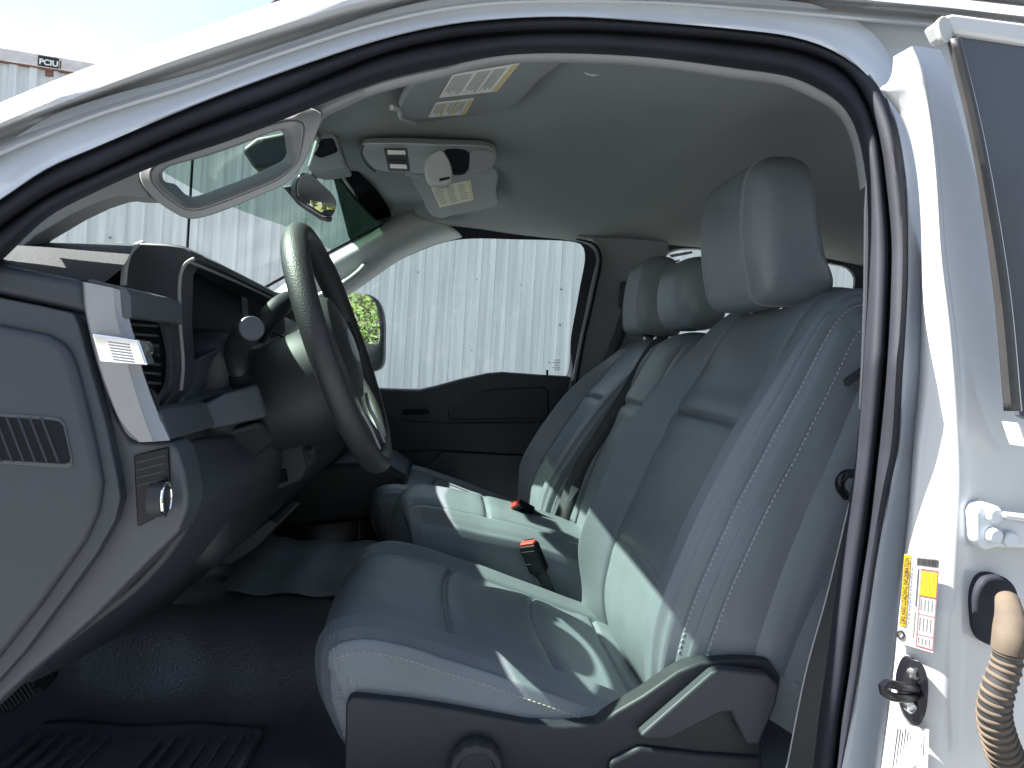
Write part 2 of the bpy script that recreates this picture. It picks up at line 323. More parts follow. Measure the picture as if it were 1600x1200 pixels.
# near A pillar trim with its grab handle
TO = [(-60, 430), (0, 392), (75, 322), (150, 283), (250, 240), (375, 196), (470, 156), (520, 140), (506, 184), (490, 220), (472, 259), (460, 275), (440, 290), (412, 304), (370, 322), (326, 338), (296, 343), (270, 337), (230, 319), (207, 308), (195, 306), (180, 307), (150, 317), (112, 335), (56, 368), (20, 398), (0, 420), (-60, 480)]
TI = [(251, 268), (250, 277), (253, 285), (265, 296), (285, 312), (297, 319), (310, 318), (330, 311), (380, 292), (440, 268), (452, 259), (455, 250), (454, 235), (452, 218), (448, 207), (440, 203), (430, 206), (371, 228), (320, 245), (280, 258), (259, 263)]
def reorder(pts, start): return pts[start:] + pts[:start]
def handle_trim():
    # outline split: the blade towards the front is a plate, the handle a ring around its opening
    HO = [(236, 246), (220, 262), (219, 280), (235, 305), (268, 330), (296, 342), (326, 337), (370, 321), (412, 303), (446, 287), (470, 262), (489, 222), (500, 196), (505, 178), (487, 168), (440, 172), (375, 192), (300, 220)]
    HI = [(259, 263), (250, 272), (253, 285), (270, 300), (288, 314), (298, 319), (312, 317), (345, 305), (390, 288), (430, 272), (450, 261), (455, 250), (454, 232), (451, 214), (445, 205), (436, 204), (371, 228), (320, 245)]
    n = 96; rows = []
    def ringrow(f, Y): return [Q(x, y, Y) for x, y in [(lerp(a.x, b.x, f), lerp(a.y, b.y, f)) for a, b in zip(catmull([Vector((*p, 0)) for p in HO], n, True), catmull([Vector((*p, 0)) for p in HI], n, True))]]
    HB = [(x - (7 if x > 420 else 0) + (4 if x < 275 else 0), y - (12 if (y > 285 or (x > 300 and y > 240)) else 2)) for x, y in HI]
    back = lambda Y: [Q(p.x, p.y, Y) for p in catmull([Vector((*p, 0)) for p in HB], n, True)]
    rows = [ringrow(0, .90), ringrow(0, .862), ringrow(.05, .852), ringrow(.45, .848), ringrow(.52, .8485), ringrow(.54, .851), ringrow(.56, .8485), ringrow(.62, .848), ringrow(.9, .853), ringrow(1, .862), back(.905), ringrow(.9, .912), ringrow(.1, .912), ringrow(0, .90)]
    o = loft('grab_handle', rows, M['trim'], pt, closed_v=True, ang=32)
pt = plate('pillar_trim', [(-60, 400), (0, 360), (75, 300), (150, 262), (244, 232), (300, 210), (262, 230), (232, 248), (220, 262), (217, 282), (235, 308), (207, 307), (195, 305), (180, 307), (150, 317), (112, 335), (56, 368), (20, 400), (-5, 430), (-60, 500)], M['trim'], truck, Y=.868, t=.035, bevel=.006)
handle_trim()
plate('trim_top', [(300, 200), (440, 148), (600, 104), (650, 104), (560, 150), (505, 176), (488, 205), (440, 186), (300, 224)], M['trim'], truck, Y=.872, t=.02, bevel=.006)

# headliner, windscreen header, roof skin
def hz(X, Y):
    t = (Y - 1.63) / .87
    return .462 - (.117 if t < 0 else .018) * abs(t) ** 3 - .03 * max(0, (-X - .05) / .3) ** 2
def hfront(Y):
    t = abs((Y - 1.63) / .87); return -.30 + .06 * t ** 3 + .16 * max(0, t - .86) / .14
rows = []
for i in range(60):
    u = i / 59; rows.append([])
    for j in range(50):
        Y = lerp(.85, 2.5, j / 49); X = lerp(hfront(Y), 1.75, u)
        z = hz(X, Y) - .10 * max(0, (X - 1.2) / .55) ** 2
        # shallow pockets around visors and console, soft step behind the front seats
        z += .012 * math.exp(-((X - .02) / .16) ** 2) + .028 / (1 + math.exp((X - .125) / .010)) / (1 + math.exp((abs(Y - 1.63) - .72) / .02)) * (1 - math.exp(-((Y - 1.63) / .22) ** 4)) - .006 * math.exp(-((X - .46) / .06) ** 2)
        rows[-1].append(W3(X, Y, z))
loft('headliner', rows, M['headliner'], truck, ang=60)
def roofz(X, y): return .545 + .02 * math.sin(math.pi * (y - .8) / 1.75) - .07 * max(0, (-X + .05) / .3) ** 2 - .055 * abs((y - 1.68) / .87) ** 4
def roofx(y): return -.19 - .10 * (1 - min(1, abs((y - 1.65) / .85)) ** 2)
hy = [lerp(.87, 2.45, j / 40) for j in range(41)]
loft('windscreen_header', [[W3(hfront(y) + .01, y, hz(hfront(y), y) - .001) for y in hy], [W3(min(hfront(y), roofx(y)) - .012, y, hz(hfront(y), y) + .012) for y in hy], [W3(roofx(y) + .02, y, roofz(roofx(y) + .02, y) - .004) for y in hy]], M['trim'], truck, thick=.006)
rr = []
for i in range(30):
    rr.append([])
    for y in [.82 + .062 * k for k in range(29)]:
        X = lerp(roofx(y), 2.2, i / 29)
        rr[-1].append(W3(X, y, roofz(X, y)))
loft('roof_panel', rr, M['paint'], truck, thick=.006)
# far side of the cab: A pillar, door with window, centre pillar, rear window
WIN = [(545, 460), (600, 419), (664, 388), (702, 376), (736, 372), (800, 373), (897, 377), (909, 382), (914, 396), (906, 449), (893, 520), (882, 588), (840, 583), (785, 579), (762, 581), (720, 590), (680, 601), (654, 607), (590, 606), (545, 600), (500, 590), (500, 495)]
def grow(pts, g):
    c = (sum(p[0] for p in pts) / len(pts), sum(p[1] for p in pts) / len(pts))
    return [(c[0] + (x - c[0]) * g[0], c[1] + (y - c[1]) * g[1]) for x, y in pts]
pd = plate('passenger_door', [(430, 610), (520, 608), (590, 607), (654, 609), (680, 603), (720, 592), (762, 583), (785, 581), (840, 585), (893, 588), (896, 700), (890, 860), (430, 860)], M['dark2'], truck, Y=2.46, t=.08, bevel=.012)
W_OUT = [(480, 495), (540, 452), (598, 414), (660, 372), (700, 352), (737, 346), (800, 346), (905, 352), (924, 380), (934, 398), (925, 460), (912, 530), (899, 600), (840, 600), (785, 596), (762, 598), (720, 607), (680, 618), (654, 622), (590, 622), (545, 620), (480, 615)]
W_IN = [(492, 500), (545, 460), (600, 420), (664, 389), (702, 377), (737, 373), (800, 374), (895, 378), (909, 383), (914, 398), (906, 449), (893, 520), (882, 590), (840, 590), (785, 585), (762, 588), (720, 596), (680, 607), (654, 612), (590, 612), (545, 612), (492, 606)]
loft('window_frame', [QL(W_OUT, 2.50), QL(W_OUT, 2.47), QL(W_IN, 2.50), QL(W_IN, 2.55)], M['rubber'], pd, closed_v=True, n=140, ang=40)
sheet('window_glass', QL([(470, 340), (940, 340), (940, 640), (470, 640)], 2.545), M['glass'], pd)
plate('armrest', [(470, 660), (609, 656), (690, 661), (864, 660), (866, 700), (864, 712), (830, 712), (691, 704), (600, 708), (470, 712)], M['dark'], pd, Y=2.445, t=.08, bevel=.006)
plate('pull_pocket', [(700, 640), (730, 617), (770, 607), (850, 604), (858, 612), (858, 655), (700, 656)], M['dark'], pd, Y=2.452, t=.03, bevel=.008)
plate('switch_panel', [(630, 640), (668, 640), (672, 647), (628, 648)], M['hole'], pd, Y=2.44, t=.03, bevel=.003)
plate('map_pocket', [(560, 760), (665, 731), (691, 706), (830, 713), (880, 716), (880, 840), (560, 860)], M['dark2'], pd, Y=2.44, t=.08, bevel=.005)
tube('lock_pin', QL([(855, 588), (855, 578)], 2.45), .004, M['black'], pd)
plates('glass_marking', [[(x0, y0), (x0 + ln, y0), (x0 + ln, y0 + 1.2), (x0, y0 + 1.2)] for x0, y0, ln in [(866, 562, 9), (864, 566, 11), (866, 570, 8), (863, 574, 12), (867, 577, 7), (857, 566, 3)]], M['ink'], pd, Y=2.54, t=.001)
loft('far_pillar', [QL([(380, 500), (440, 448), (520, 398), (585, 362), (612, 340), (640, 320)], 2.36), QL([(385, 507), (448, 455), (528, 405), (592, 370), (622, 352), (655, 338)], 2.32), QL([(410, 520), (470, 474), (545, 428), (610, 388), (655, 365), (700, 352)], 2.33), QL([(430, 528), (490, 486), (560, 440), (622, 398), (668, 376), (715, 362)], 2.37), QL([(440, 532), (500, 492), (566, 446), (628, 404), (672, 384), (722, 370)], 2.44)], M['trim_light'], truck, n=50, sub=26, thick=.004)
tube('far_grab_handle', QL([(452, 488, 2.34), (462, 482, 2.29), (500, 462, 2.27), (540, 441, 2.27), (562, 424, 2.29), (571, 410, 2.34)]), [.008, .010, .010, .010, .010, .008], M['trim_light'], truck, res=40)
plate('far_center_pillar', [(900, 352), (1045, 362), (1046, 392), (1034, 420), (1030, 520), (1000, 760), (880, 760), (893, 610), (908, 540), (926, 450), (938, 398), (930, 380)], M['trim'], truck, Y=2.42, t=.06, bevel=.012)
plate('far_door_jamb', [(909, 520), (913, 520), (901, 612), (891, 606)], M['paint'], truck, Y=2.412, t=.004, bevel=0)
plate('far_pillar_lower', [(893, 594), (1020, 590), (1000, 800), (870, 800)], M['dark2'], truck, Y=2.405, t=.05, bevel=.006)
loft('far_door_seal', [QL([(900, 372), (930, 380), (941, 400), (933, 450), (915, 530), (900, 620), (885, 720)], 2.418), QL([(900, 374), (927, 383), (936, 400), (928, 450), (910, 530), (895, 620), (880, 720)], 2.400), QL([(900, 376), (923, 386), (931, 400), (923, 450), (905, 530), (890, 620), (876, 720)], 2.43)], M['seal2'], truck, n=60, sub=8)
R_IN = [(1034, 440), (1036, 410), (1044, 397), (1062, 391), (1100, 391), (1200, 400), (1300, 414), (1322, 420), (1333, 434), (1332, 450), (1322, 490), (1305, 560), (1280, 600), (1150, 600), (1060, 590), (1036, 560)]
R_OUT = [(1010, 440), (1012, 380), (1030, 340), (1062, 330), (1100, 330), (1200, 335), (1320, 345), (1400, 360), (1430, 400), (1440, 450), (1440, 520), (1440, 700), (1380, 760), (1150, 760), (1010, 760), (1000, 600)]
rw = loft('rear_side_trim', [QL(R_OUT, 2.46), QL(grow(R_IN, (1.07, 1.12)), 2.46), QL(grow(R_IN, (1.02, 1.03)), 2.47), QL(R_IN, 2.50), QL(R_IN, 2.54)], M['dark'], truck, closed_v=True, n=96, ang=40)
sheet('rear_window_glass', QL([(1005, 360), (1370, 360), (1370, 640), (1005, 640)], 2.535), M['wglass'], rw)
plates('rear_window_guide', [[(1046, 398), (1082, 392), (1082, 396), (1050, 402)], [(1048, 409), (1062, 405), (1062, 408), (1050, 413)]], M['trim_light'], truck, Y=2.53, t=.01)
plate('far_body_side', [(380, 608), (900, 606), (1500, 640), (1500, 1100), (380, 1100)], M['paint'], truck, Y=2.64, t=.02, bevel=0)
# back wall, rear bench, floor, hump, firewall
box('cab_back_wall', W3(1.86, 1.63, -.1), (.05, 1.8, 1.25), M['dark'], truck)
box('rear_bench', W3(1.45, 1.63, -.42), (.6, 1.6, .22), M['leather'], truck, bevel=.05)
box('rear_bench_back', W3(1.68, 1.63, -.12), (.16, 1.6, .6), M['leather'], truck, Matrix.Rotation(R(12), 3, 'Y'), bevel=.05)
FZ = -.66
def floor():
    rows = []
    for i in range(150):
        X = lerp(-1.0, 1.85, i / 149); r = []
        for j in range(150):
            Y = lerp(.66, 2.6, j / 149)
            hump = .155 * (1 / (1 + math.exp(-(Y - 1.33) / .022))) * (1 / (1 + math.exp((Y - 1.93) / .022)))
            toe = .9 * max(0, -X - .62)
            q_ = Vector((X * 3.2, Y * 5.5, 1.3)); wav = .030 * (1 - abs(noise.noise(q_)) * 2.2) * max(0, noise.noise(Vector((X * 2, Y * 2, 7))) + .35) + .006 * noise.noise(Vector((X * 9, Y * 9, 3)))
            sill = .07 * max(0, (.76 - Y) / .1)
            r.append(W3(X, Y, FZ + hump + toe + wav + sill))
        rows.append(r)
    loft('floor_covering', rows, M['vinyl'], truck, ang=80)
    loft('hump_lit_patch', [[W3(lerp(-.42, .0, u / 24), Y, FZ + .182 + .008 * math.cos((Y - 1.63) * 9) + .004 * math.sin(u)) for u in range(25)] for Y in [1.42 + .012 * k for k in range(36)]], mat('lit_hump_vinyl', (.15, .165, .165), .6, bump=.8, scale=500, kind='voronoi', var=.2, vscale=9), truck)  # lit patch on the hump, its light put into a lighter grey sheet
floor()
box('sun_leak_baffle', W3(-.80, 1.63, -.03), (.62, 1.62, .04), M['hole'], truck)  # unseen plate added to stop sun leaking onto the floor
box('far_kick_panel', W3(-.70, 2.57, -.52), (1.0, .03, .74), M['hole'], truck)
loft('floor_pan', [[W3(x, y, FZ - .04) for x in (-1.05, 1.9)] for y in (.6, 2.65)], M['dark'], truck, thick=.02)
box('firewall', W3(-1.0, 1.63, -.40), (.05, 1.9, .80), M['hole'], truck)
box('cowl', W3(-1.15, 1.63, -.13), (.6, 1.8, .04), M['hole'], truck)
box('front_kick_panel', W3(-.88, .80, -.45), (.2, .03, .60), M['hole'], truck)
box('bonnet', W3(-1.75, 1.63, -.36), (.9, 1.75, .25), M['paint'], truck, bevel=.06)
# windscreen: clear glass below, shade band along the top, dark reflection tinted into the far corner
def ws(u, Y):   # u: 0 at the header, 1 at the cowl
    bl = 1 - min(1, abs((Y - 1.63) / .80)) ** 2; X = lerp(-.19, -1.0, u)
    return W3(X - .09 * bl, Y, .448 + .66 * (X + .218) + .012 * math.sin(math.pi * u) - .095 * max(0, (2.0 - Y) / 1.1))
UB = .26
wsr = loft('windscreen', [[ws(lerp(UB, 1, u / 16), lerp(.885, 2.42, k / 24)) for k in range(25)] for u in range(17)], M['wglass'], truck)
loft('shade_band', [[ws(lerp(.0, UB, u / 6), lerp(.93, 2.42, k / 24)) for k in range(25)] for u in range(7)], M['band'], wsr)
def onplane(x, y, c, n):
    o = Vector((0, 0, CAMZ)); d = Q(x, y, 1) - o; return o + d * ((c - o).dot(n) / d.dot(n))
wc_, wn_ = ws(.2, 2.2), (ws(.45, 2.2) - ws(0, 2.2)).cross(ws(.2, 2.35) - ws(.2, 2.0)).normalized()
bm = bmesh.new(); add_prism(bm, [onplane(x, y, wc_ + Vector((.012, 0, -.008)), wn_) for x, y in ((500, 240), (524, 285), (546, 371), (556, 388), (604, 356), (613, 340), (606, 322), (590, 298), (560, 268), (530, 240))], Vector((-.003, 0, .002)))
bm_obj('screen_corner_reflection', bm, M['corner_refl'], wsr)
tube('screen_border', [ws(u / 20, 2.41) + Vector((.006, -.01, -.002)) for u in range(1, 20)], .006, M['rubber'], wsr)

# ------------------------------------------------------------------ seats
def grid_surface(fn, ns, nq):
    return [[fn(i / (ns - 1), -1 + 2 * j / (nq - 1)) for j in range(nq)] for i in range(ns)]
def interp(tab, x):
    if x <= tab[0][0]: return tab[0][1:]
    for a, b in zip(tab, tab[1:]):
        if x <= b[0]:
            t = (x - a[0]) / (b[0] - a[0]); t = t * t * (3 - 2 * t) * .35 + t * .65
            return tuple(lerp(p, q, t) for p, q in zip(a[1:], b[1:]))
    return tab[-1][1:]
class Profile:
    def __init__(s, pts, n=160):
        s.p = catmull([Vector((x, 0, z)) for x, z in pts], n); s.n = n
    def at(s, u):
        x = u * (s.n - 1); i = min(int(x), s.n - 2); p = s.p[i].lerp(s.p[i + 1], x - i)
        t = (s.p[min(i + 2, s.n - 1)] - s.p[max(i - 1, 0)]).normalized()
        return p, Vector((-t.z, 0, t.x))           # normal on the left of travel (outwards)
def gr(d, w): return math.exp(-(d / w) ** 2)
def make_cushion(prof, yc, h, seams, bol=1.0, dome=0):
    P_ = Profile(prof)
    QT = [(0, 0, 0), (.40, .46, 0), (.50, .60, -.002), (.53, .635, -.001), (.60, .74, .011 * bol), (.70, .87, .006 * bol), (.765, .955, -.003), (.80, .984, -.010), (.86, 1.0, -.040), (1, .985, -.15)]
    QF = [(a, b, c if c > 0 else c) for a, b, c in QT]
    def f(u, q):
        p, n = P_.at(u); y, off = interp(QF, abs(q)); sg = 1 if q > 0 else -1
        nose = max(0, -n.x) ** 1.3
        if off < -.03: off = -.03 + (off + .03) * (1 - .72 * nose)
        off -= .034 * nose * abs(y) ** 3
        yy = y * h * (1 - .05 * nose)
        off -= .0055 * gr((abs(q) - .53) , .011) * (1 if n.z > .2 else .45)          # insert seam
        off -= .004 * gr((abs(q) - .80), .009) - .0025 * gr(abs(q) - .775, .012)            # side seam and its welt
        if n.z > .35 and abs(q) < .53:
            for k, (X0, cv) in enumerate(seams):
                d = p.x - (X0 + cv * (y / .63) ** 2)
                off -= .0070 * gr(d, .0042) - .0018 * gr(d + .02, .016) - .0018 * gr(d - .022, .018)
            off += .005 * (1 - (q / .53) ** 2) * n.z
        off += .0005 * math.sin(p.x * 41 + q * 7) * math.sin(q * 9 + p.x * 13) - dome * abs(y) ** 3
        return W3(p.x, yc + sg * yy, p.z) + n * off
    return f
def make_back(prof, yc, h, crest, ufront, seamz, top_shrink=.17, ybias=0):
    P_ = Profile(prof, 220)
    def f(u, q):
        p, n = P_.at(u); front = max(0, min(1, (ufront - u) / .06 + .5)); aq = abs(q); sg = 1 if q > 0 else -1
        c = crest[1] if q > 0 else crest[0]
        low = 1 / (1 + math.exp((p.z - .02) / .05)); c2 = c * low * (1 - .45 * gr(p.z + .43, .06))
        # front half profile across
        oe = -lerp(.112, .072, max(0, min(1, (p.z + .45) / .55)))
        T = [(0, 0, 0), (.40, .48, .0), (.48, .595, -.002), (.55, .68, .018 / .04 * c2), (.62, .77, c2), (.70, .85, c2 * .8), (.76, .91, c2 * .25 - .010), (.82, .955, -.024), (.88, .985, -.040), (.94, .998, lerp(-.04, oe, .5)), (1, 1.0, oe)]
        Tb = [(0, 0, 0), (.6, .72, 0), (.80, .93, -.012), (.90, .98, -.030), (1, 1.0, oe)]
        y1, o1 = interp(T, aq); y2, o2 = interp(Tb, aq)
        y = lerp(y2, y1, front); off = lerp(o2, o1, front)
        tz = max(0, min(1, (p.z + .10) / .26)); hh = h * (1 - top_shrink * tz ** 1.6)
        off -= .020 * max(0, n.z) ** 2 * abs(y) ** 3
        g = front * (2.1 if p.z < .10 else .8)
        off -= .006 * gr(aq - .475, .012) * g
        off -= (.0045 * gr(aq - .765, .008) - .0025 * gr(aq - .745, .012)) * g
        off -= (.0050 * gr(aq - .865, .009) - .0030 * gr(aq - .842, .014)) * g
        if aq < .48:
            for z0, cv, *dep in seamz:
                d = p.z - (z0 + cv * (aq / .48) ** 2)
                off -= (.0085 * gr(d, .0045) - .004 * gr(d + .022, .018) - .004 * gr(d - .022, .018)) * front * (dep[0] if dep else 1)
            off += .006 * (1 - (aq / .48) ** 2) * front
        off += .0006 * math.sin(p.z * 33 + q * 7) * math.sin(q * 9 + p.z * 23)
        return W3(p.x, yc + sg * y * hh + ybias * tz, p.z) + n * off
    return f
def back_gusset(f, h, parent):
    """the leather between the front and rear halves of a backrest, on both flanks"""
    for q in (-1, 1):
        fr_ = [f(k / 400, q) for k in range(0, 230)]; bk = [f(k / 400, q) for k in range(230, 401)]; rows_ = []
        top = max(range(230), key=lambda k: fr_[k].z)
        for p in fr_[:top:3]:
            m = min(bk, key=lambda b_: abs(b_.z - p.z)); d = max(0, m.x - p.x)
            rows_.append([p.lerp(m, t) + Vector((0, q * min(.018, d * .13) * math.sin(math.pi * t), 0)) for t in [j / 12 for j in range(13)]])
        loft('side_panel', rows_, M['leather'], parent, ang=80)
def stitches(name, f, us, q, mat_, parent, ln=.0042, gap=.0078, wd=.0006, off=.0002):
    """one seam's row of thread dashes lying on surface f"""
    pts = [f(u, q) for u in [lerp(us[0], us[1], k / 400) for k in range(401)]]
    n = max(3, int(sum((b - a).length for a, b in zip(pts, pts[1:])) / gap)); rs = catmull(pts[::8], n * 2)
    bm = bmesh.new()
    for k in range(0, n * 2 - 1, 2):
        a, b = rs[k], rs[k + 1]; t = (b - a).normalized(); m_ = (a + b) / 2
        i = int(k / (2 * n) * 400); u = lerp(us[0], us[1], i / 400)
        e = (f(u, q + .01) - f(u, q - .01)).normalized(); nn = t.cross(e).normalized()
        if nn.dot(Vector((0, 0, CAMZ)) - m_) < 0: nn = -nn
        sd_ = t.cross(nn)
        v = [bm.verts.new(m_ + t * (x * ln / 2) + sd_ * (y * wd) + nn * (off + (z * .0009))) for x, y, z in ((-1, 1, 0), (-1, -1, 0), (1, -1, 0), (1, 1, 0), (-.6, 0, 1), (.6, 0, 1))]
        for q4 in ((0, 1, 4), (1, 2, 5, 4), (2, 3, 5), (3, 0, 4, 5)): bm.faces.new([v[i_] for i_ in q4])
    return bm_obj(name, bm, mat_, parent)
def closed_blob(name, prof, yc, h, mat_, parent, ex=4.0, n=120, m=130, seam=.62):
    """cushion with a closed side outline (x, z), narrowing to rounded ends at yc -/+ h"""
    loop = catmull([Vector((x, 0, z)) for x, z in prof], n, True); c = sum(loop, Vector()) / n
    def row(t):
        s = max(0, 1 - abs(t) ** ex) ** (1 / 2.6); s = .12 + .88 * s if abs(t) < .999 else .12
        s *= 1 - .028 * gr(abs(t) - seam, .012) + .012 * gr(abs(t) - seam - .045, .025) + .012 * gr(abs(t) - seam + .045, .025) 
        y = t * h
        return [W3(c.x + (p.x - c.x) * s, yc + y, c.z + (p.z - c.z) * s) for p in loop]
    ts = [math.sin(-math.pi / 2 + math.pi * k / (m - 1)) for k in range(m)]
    ts = [t if abs(t) < 1 else t for t in ts]
    rows = [row(t) for t in ts]; bm = bmesh.new(); v = add_grid(bm, rows, closed_v=True)
    bm.faces.new(v[0]); bm.faces.new(list(reversed(v[-1])))
    return bm_obj(name, bm, mat_, parent, 70), row
CUSH = [(-.06, -.53), (-.115, -.505), (-.145, -.465), (-.157, -.425), (-.155, -.392), (-.135, -.369), (-.09, -.360), (-.03, -.368), (.025, -.384), (.10, -.406), (.185, -.434), (.26, -.459), (.34, -.484), (.42, -.505)]
BACK = [(.335, -.50), (.318, -.46), (.312, -.41), (.318, -.36), (.331, -.31), (.356, -.24), (.39, -.157), (.431, -.070), (.467, .0), (.498, .06), (.522, .10), (.556, .132), (.60, .145), (.648, .137), (.685, .108), (.70, .06), (.69, -.02), (.665, -.12), (.622, -.26), (.588, -.36), (.565, -.44), (.53, -.50)]
HEAD = [(.520, .100), (.486, .104), (.474, .14), (.467, .19), (.465, .245), (.470, .284), (.485, .301), (.510, .307), (.531, .301), (.541, .272), (.550, .22), (.563, .16), (.574, .128), (.568, .112)]
HEAD = [(.520 + (x - .52) * 1.38 - .006, .110 + (z - .10) * 1.13) for x, z in HEAD]
def make_seat(yc=1.15):
    root = thing('car_seat', W3(.15, yc, FZ), 'slate leatherette bucket seat nearest the camera, with plastic side shield', 'car seat', 'front row seats')
    fc = make_cushion(CUSH, yc, .25, [(.015, .016), (.165, .018), (.285, .012)])
    c = loft('seat_cushion', grid_surface(fc, 420, 260), M['leather'], root, ang=80)
    fb = make_back(BACK, yc, .25, (.030, .056), .60, [(-.074, 0), (-.30, -.016, .35)])
    b = loft('backrest', grid_surface(fb, 440, 260), M['leather'], root, ang=80)
    back_gusset(fb, .25, b)
    stitches('stitching', fc, (.15, .86), -.812, M['threadp'], c)
    stitches('stitching', fb, (.09, .50), -.785, M['thread'], b, wd=.0013, off=.0007); stitches('stitching', fb, (.09, .44), -.89, M['thread'], b, wd=.0013, off=.0007)
    h, row = closed_blob('headrest', HEAD, yc, .133, M['leather'], root, ex=6.5)
    # raised seam with its thread around the near side panel of the headrest
    ts = -.66; loop = row(ts); ln = len(loop); bm = bmesh.new()
    cc = sum(loop, Vector()) / ln
    k = 0
    for i in range(ln):
        p, q = loop[i], loop[(i + 1) % ln]
        for s in range(2):
            a = p.lerp(q, s / 2); d = p.lerp(q, s / 2 + .28); nrm = (a - cc).normalized()
            add_tube(bm, [a + nrm * .0003, d + nrm * .0003], .0010, 4)
    bm_obj('stitching', bm, M['thread'], h)
    for dy in (-.055, .055): tube('headrest_post', [W3(.535, yc + dy, .08), W3(.515, yc + dy, .16)], .0065, M['steel'], root)
    box('post_collar', W3(.53, yc - .055, .142), (.035, .03, .008), M['black'], root)
    return root, fc, fb
seat, fc0, fb0 = make_seat()
def copy_tree(o, parent=None, off=None):
    c = o.copy(); COL.objects.link(c)
    if parent: c.parent = parent
    if off is not None: c.location = o.location + off
    for ch in o.children: copy_tree(ch, c)
    return c
PO = Vector((-.035, .975, 0))
pseat = copy_tree(seat, None, PO); WL[pseat.name] = wloc(seat) + PO
pseat['label'] = 'slate leatherette bucket seat farthest away, beside the passenger door'
hinge = Vector((.33, 1.15, -.47 + CAMZ)) - wloc(seat); RC = Matrix.Rotation(R(9), 3, 'Y')     # its back leans further
for ch in pseat.children:
    if not ch.name.startswith('seat_cushion'): ch.location = hinge + RC @ (ch.location - hinge); ch.rotation_euler = (0, R(9), 0)
    if ch.name.startswith('headrest'): ch.location += Vector((.03, 0, .028))
# near seat only: side shield, recliner lever, lumbar knob, loops
sh = plate('side_shield', [(540, 1100), (548, 1090), (565, 1091), (640, 1099), (712, 1110), (825, 1131), (874, 1134), (937, 1131), (964, 1112), (1005, 1088), (1060, 1050), (1094, 1036), (1150, 1030), (1202, 1032), (1222, 1060), (1215, 1090), (1190, 1165), (1196, 1300), (536, 1300)], M['dark'], seat, Y=.885, t=.03, bevel=.007)
plate('shield_step', [(952, 1192), (1000, 1168), (1100, 1180), (1192, 1186), (1196, 1300), (950, 1300)], M['dark'], sh, Y=.876, t=.02, bevel=.006)
plate('recliner_lever', [(1000, 1150), (1010, 1141), (1112, 1052), (1127, 1046), (1200, 1054), (1219, 1072), (1213, 1102), (1187, 1164), (1167, 1164), (1143, 1114), (1127, 1115), (1045, 1157), (1007, 1157)], M['dark2'], seat, Y=.866, t=.018, bevel=.006)
lathe('lumbar_knob', Q(743, 1194, .88), (0, -1, 0), [(.034, 0), (.034, .012), (.031, .017), (.024, .018), (.022, .0145), (.005, .0145)], M['dark'], seat, n=96, mod=lambda a, r: 1 + (.05 * (abs(math.cos(a * 6)) - .5) if r > .028 else 0))
box('seat_base', W3(.2, 1.15, -.58), (.5, .40, .14), M['hole'], seat)
bs = box('seat_base', W3(.2, 1.15, -.58) + PO, (.5, .40, .14), M['hole'], pseat)
plate('tether_tag', [(1323, 594), (1350, 574), (1352, 586), (1326, 604)], M['webbing'], seat, Y=.896, t=.01, bevel=.001)
# centre seat
CC = [(x - .028, z) for x, z in [(-.02, -.50), (-.055, -.45), (-.072, -.39), (-.072, -.345), (-.055, -.312), (-.02, -.300), (.04, -.304), (.12, -.318), (.20, -.332), (.28, -.352), (.36, -.378), (.42, -.40)]]
cs = thing('center_seat', W3(.15, 1.6, FZ), 'narrow slate leatherette jump seat between the two bucket seats', 'car seat', 'front row seats')
fcc = make_cushion(CC, 1.60, .172, [(.10, .004)], .3, .034); cq = loft('seat_cushion', grid_surface(fcc, 160, 140), M['leather'], cs, ang=80)
CB = [(x + .0, z) for x, z in [(.33, -.44), (.325, -.40), (.335, -.34), (.355, -.27), (.385, -.19), (.42, -.11), (.455, -.03), (.487, .035), (.515, .07), (.55, .085), (.60, .08), (.64, .05), (.64, 0), (.60, -.12), (.54, -.30), (.50, -.42)]]
fcb = make_back(CB, 1.60, .172, (.006, .006), .60, [(-.085, 0)], .06); back_gusset(fcb, .172, loft('backrest', grid_surface(fcb, 180, 140), M['leather'], cs, ang=80))
CH = [(.525, .085), (.495, .095), (.478, .125), (.472, .175), (.480, .225), (.505, .255), (.545, .262), (.585, .25), (.60, .20), (.605, .13), (.59, .095)]
CH = [(.55 + (x - .54) * .9, .10 + (z - .09) * .93) for x, z in CH]
closed_blob('headrest', CH, 1.60, .115, M['leather'], cs)
box('seat_base', W3(.2, 1.6, -.52), (.46, .28, .24), M['dark'], cs)

# ------------------------------------------------------------------ seat belts and buckles
def strap(name, pts, width, mat_, parent, across, thick=.0016, n=60):
    c = catmull(pts, n); a = Vector(across).normalized()
    return loft(name, [[p - a * width / 2 for p in c], [p + a * width / 2 for p in c]], mat_, parent, thick=thick)
b1 = thing('seat_belt', Q(1300, 900, .84), 'black belt strap hanging beside the nearest seat at the door pillar', 'seat belt', 'seat belts')
plate('strap', [(1331, 760), (1323, 800), (1292, 930), (1259, 1050), (1229, 1200), (1212, 1280), (1290, 1280), (1310, 1100), (1340, 900), (1352, 760)], M['webbing'], b1, Y=.83, t=.0018, bevel=0)
tube('strap_edge', QL([(1327, 786), (1292, 930), (1259, 1050), (1229, 1200), (1212, 1280)], .8285), .0009, M['thread'], b1, res=40)
tube('guide_loop', QL([(1322, 775, .86), (1313, 762, .85), (1313, 750, .845), (1320, 742, .845), (1335, 740, .86)]), .006, M['black'], b1, res=24)
b2 = thing('seat_belt', W3(.4, 1.80, -.3), 'black belt strap slanting down between middle and far seats, bare metal tongue', 'seat belt', 'seat belts')
strap('strap', QL([(1032, 528, 1.74), (1018, 548, 1.73), (985, 605, 1.71), (940, 678, 1.69), (905, 735, 1.68), (885, 790, 1.67), (872, 826, 1.66), (866, 850, 1.65)]), .046, M['webbing'], b2, (.75, -.45, .3))
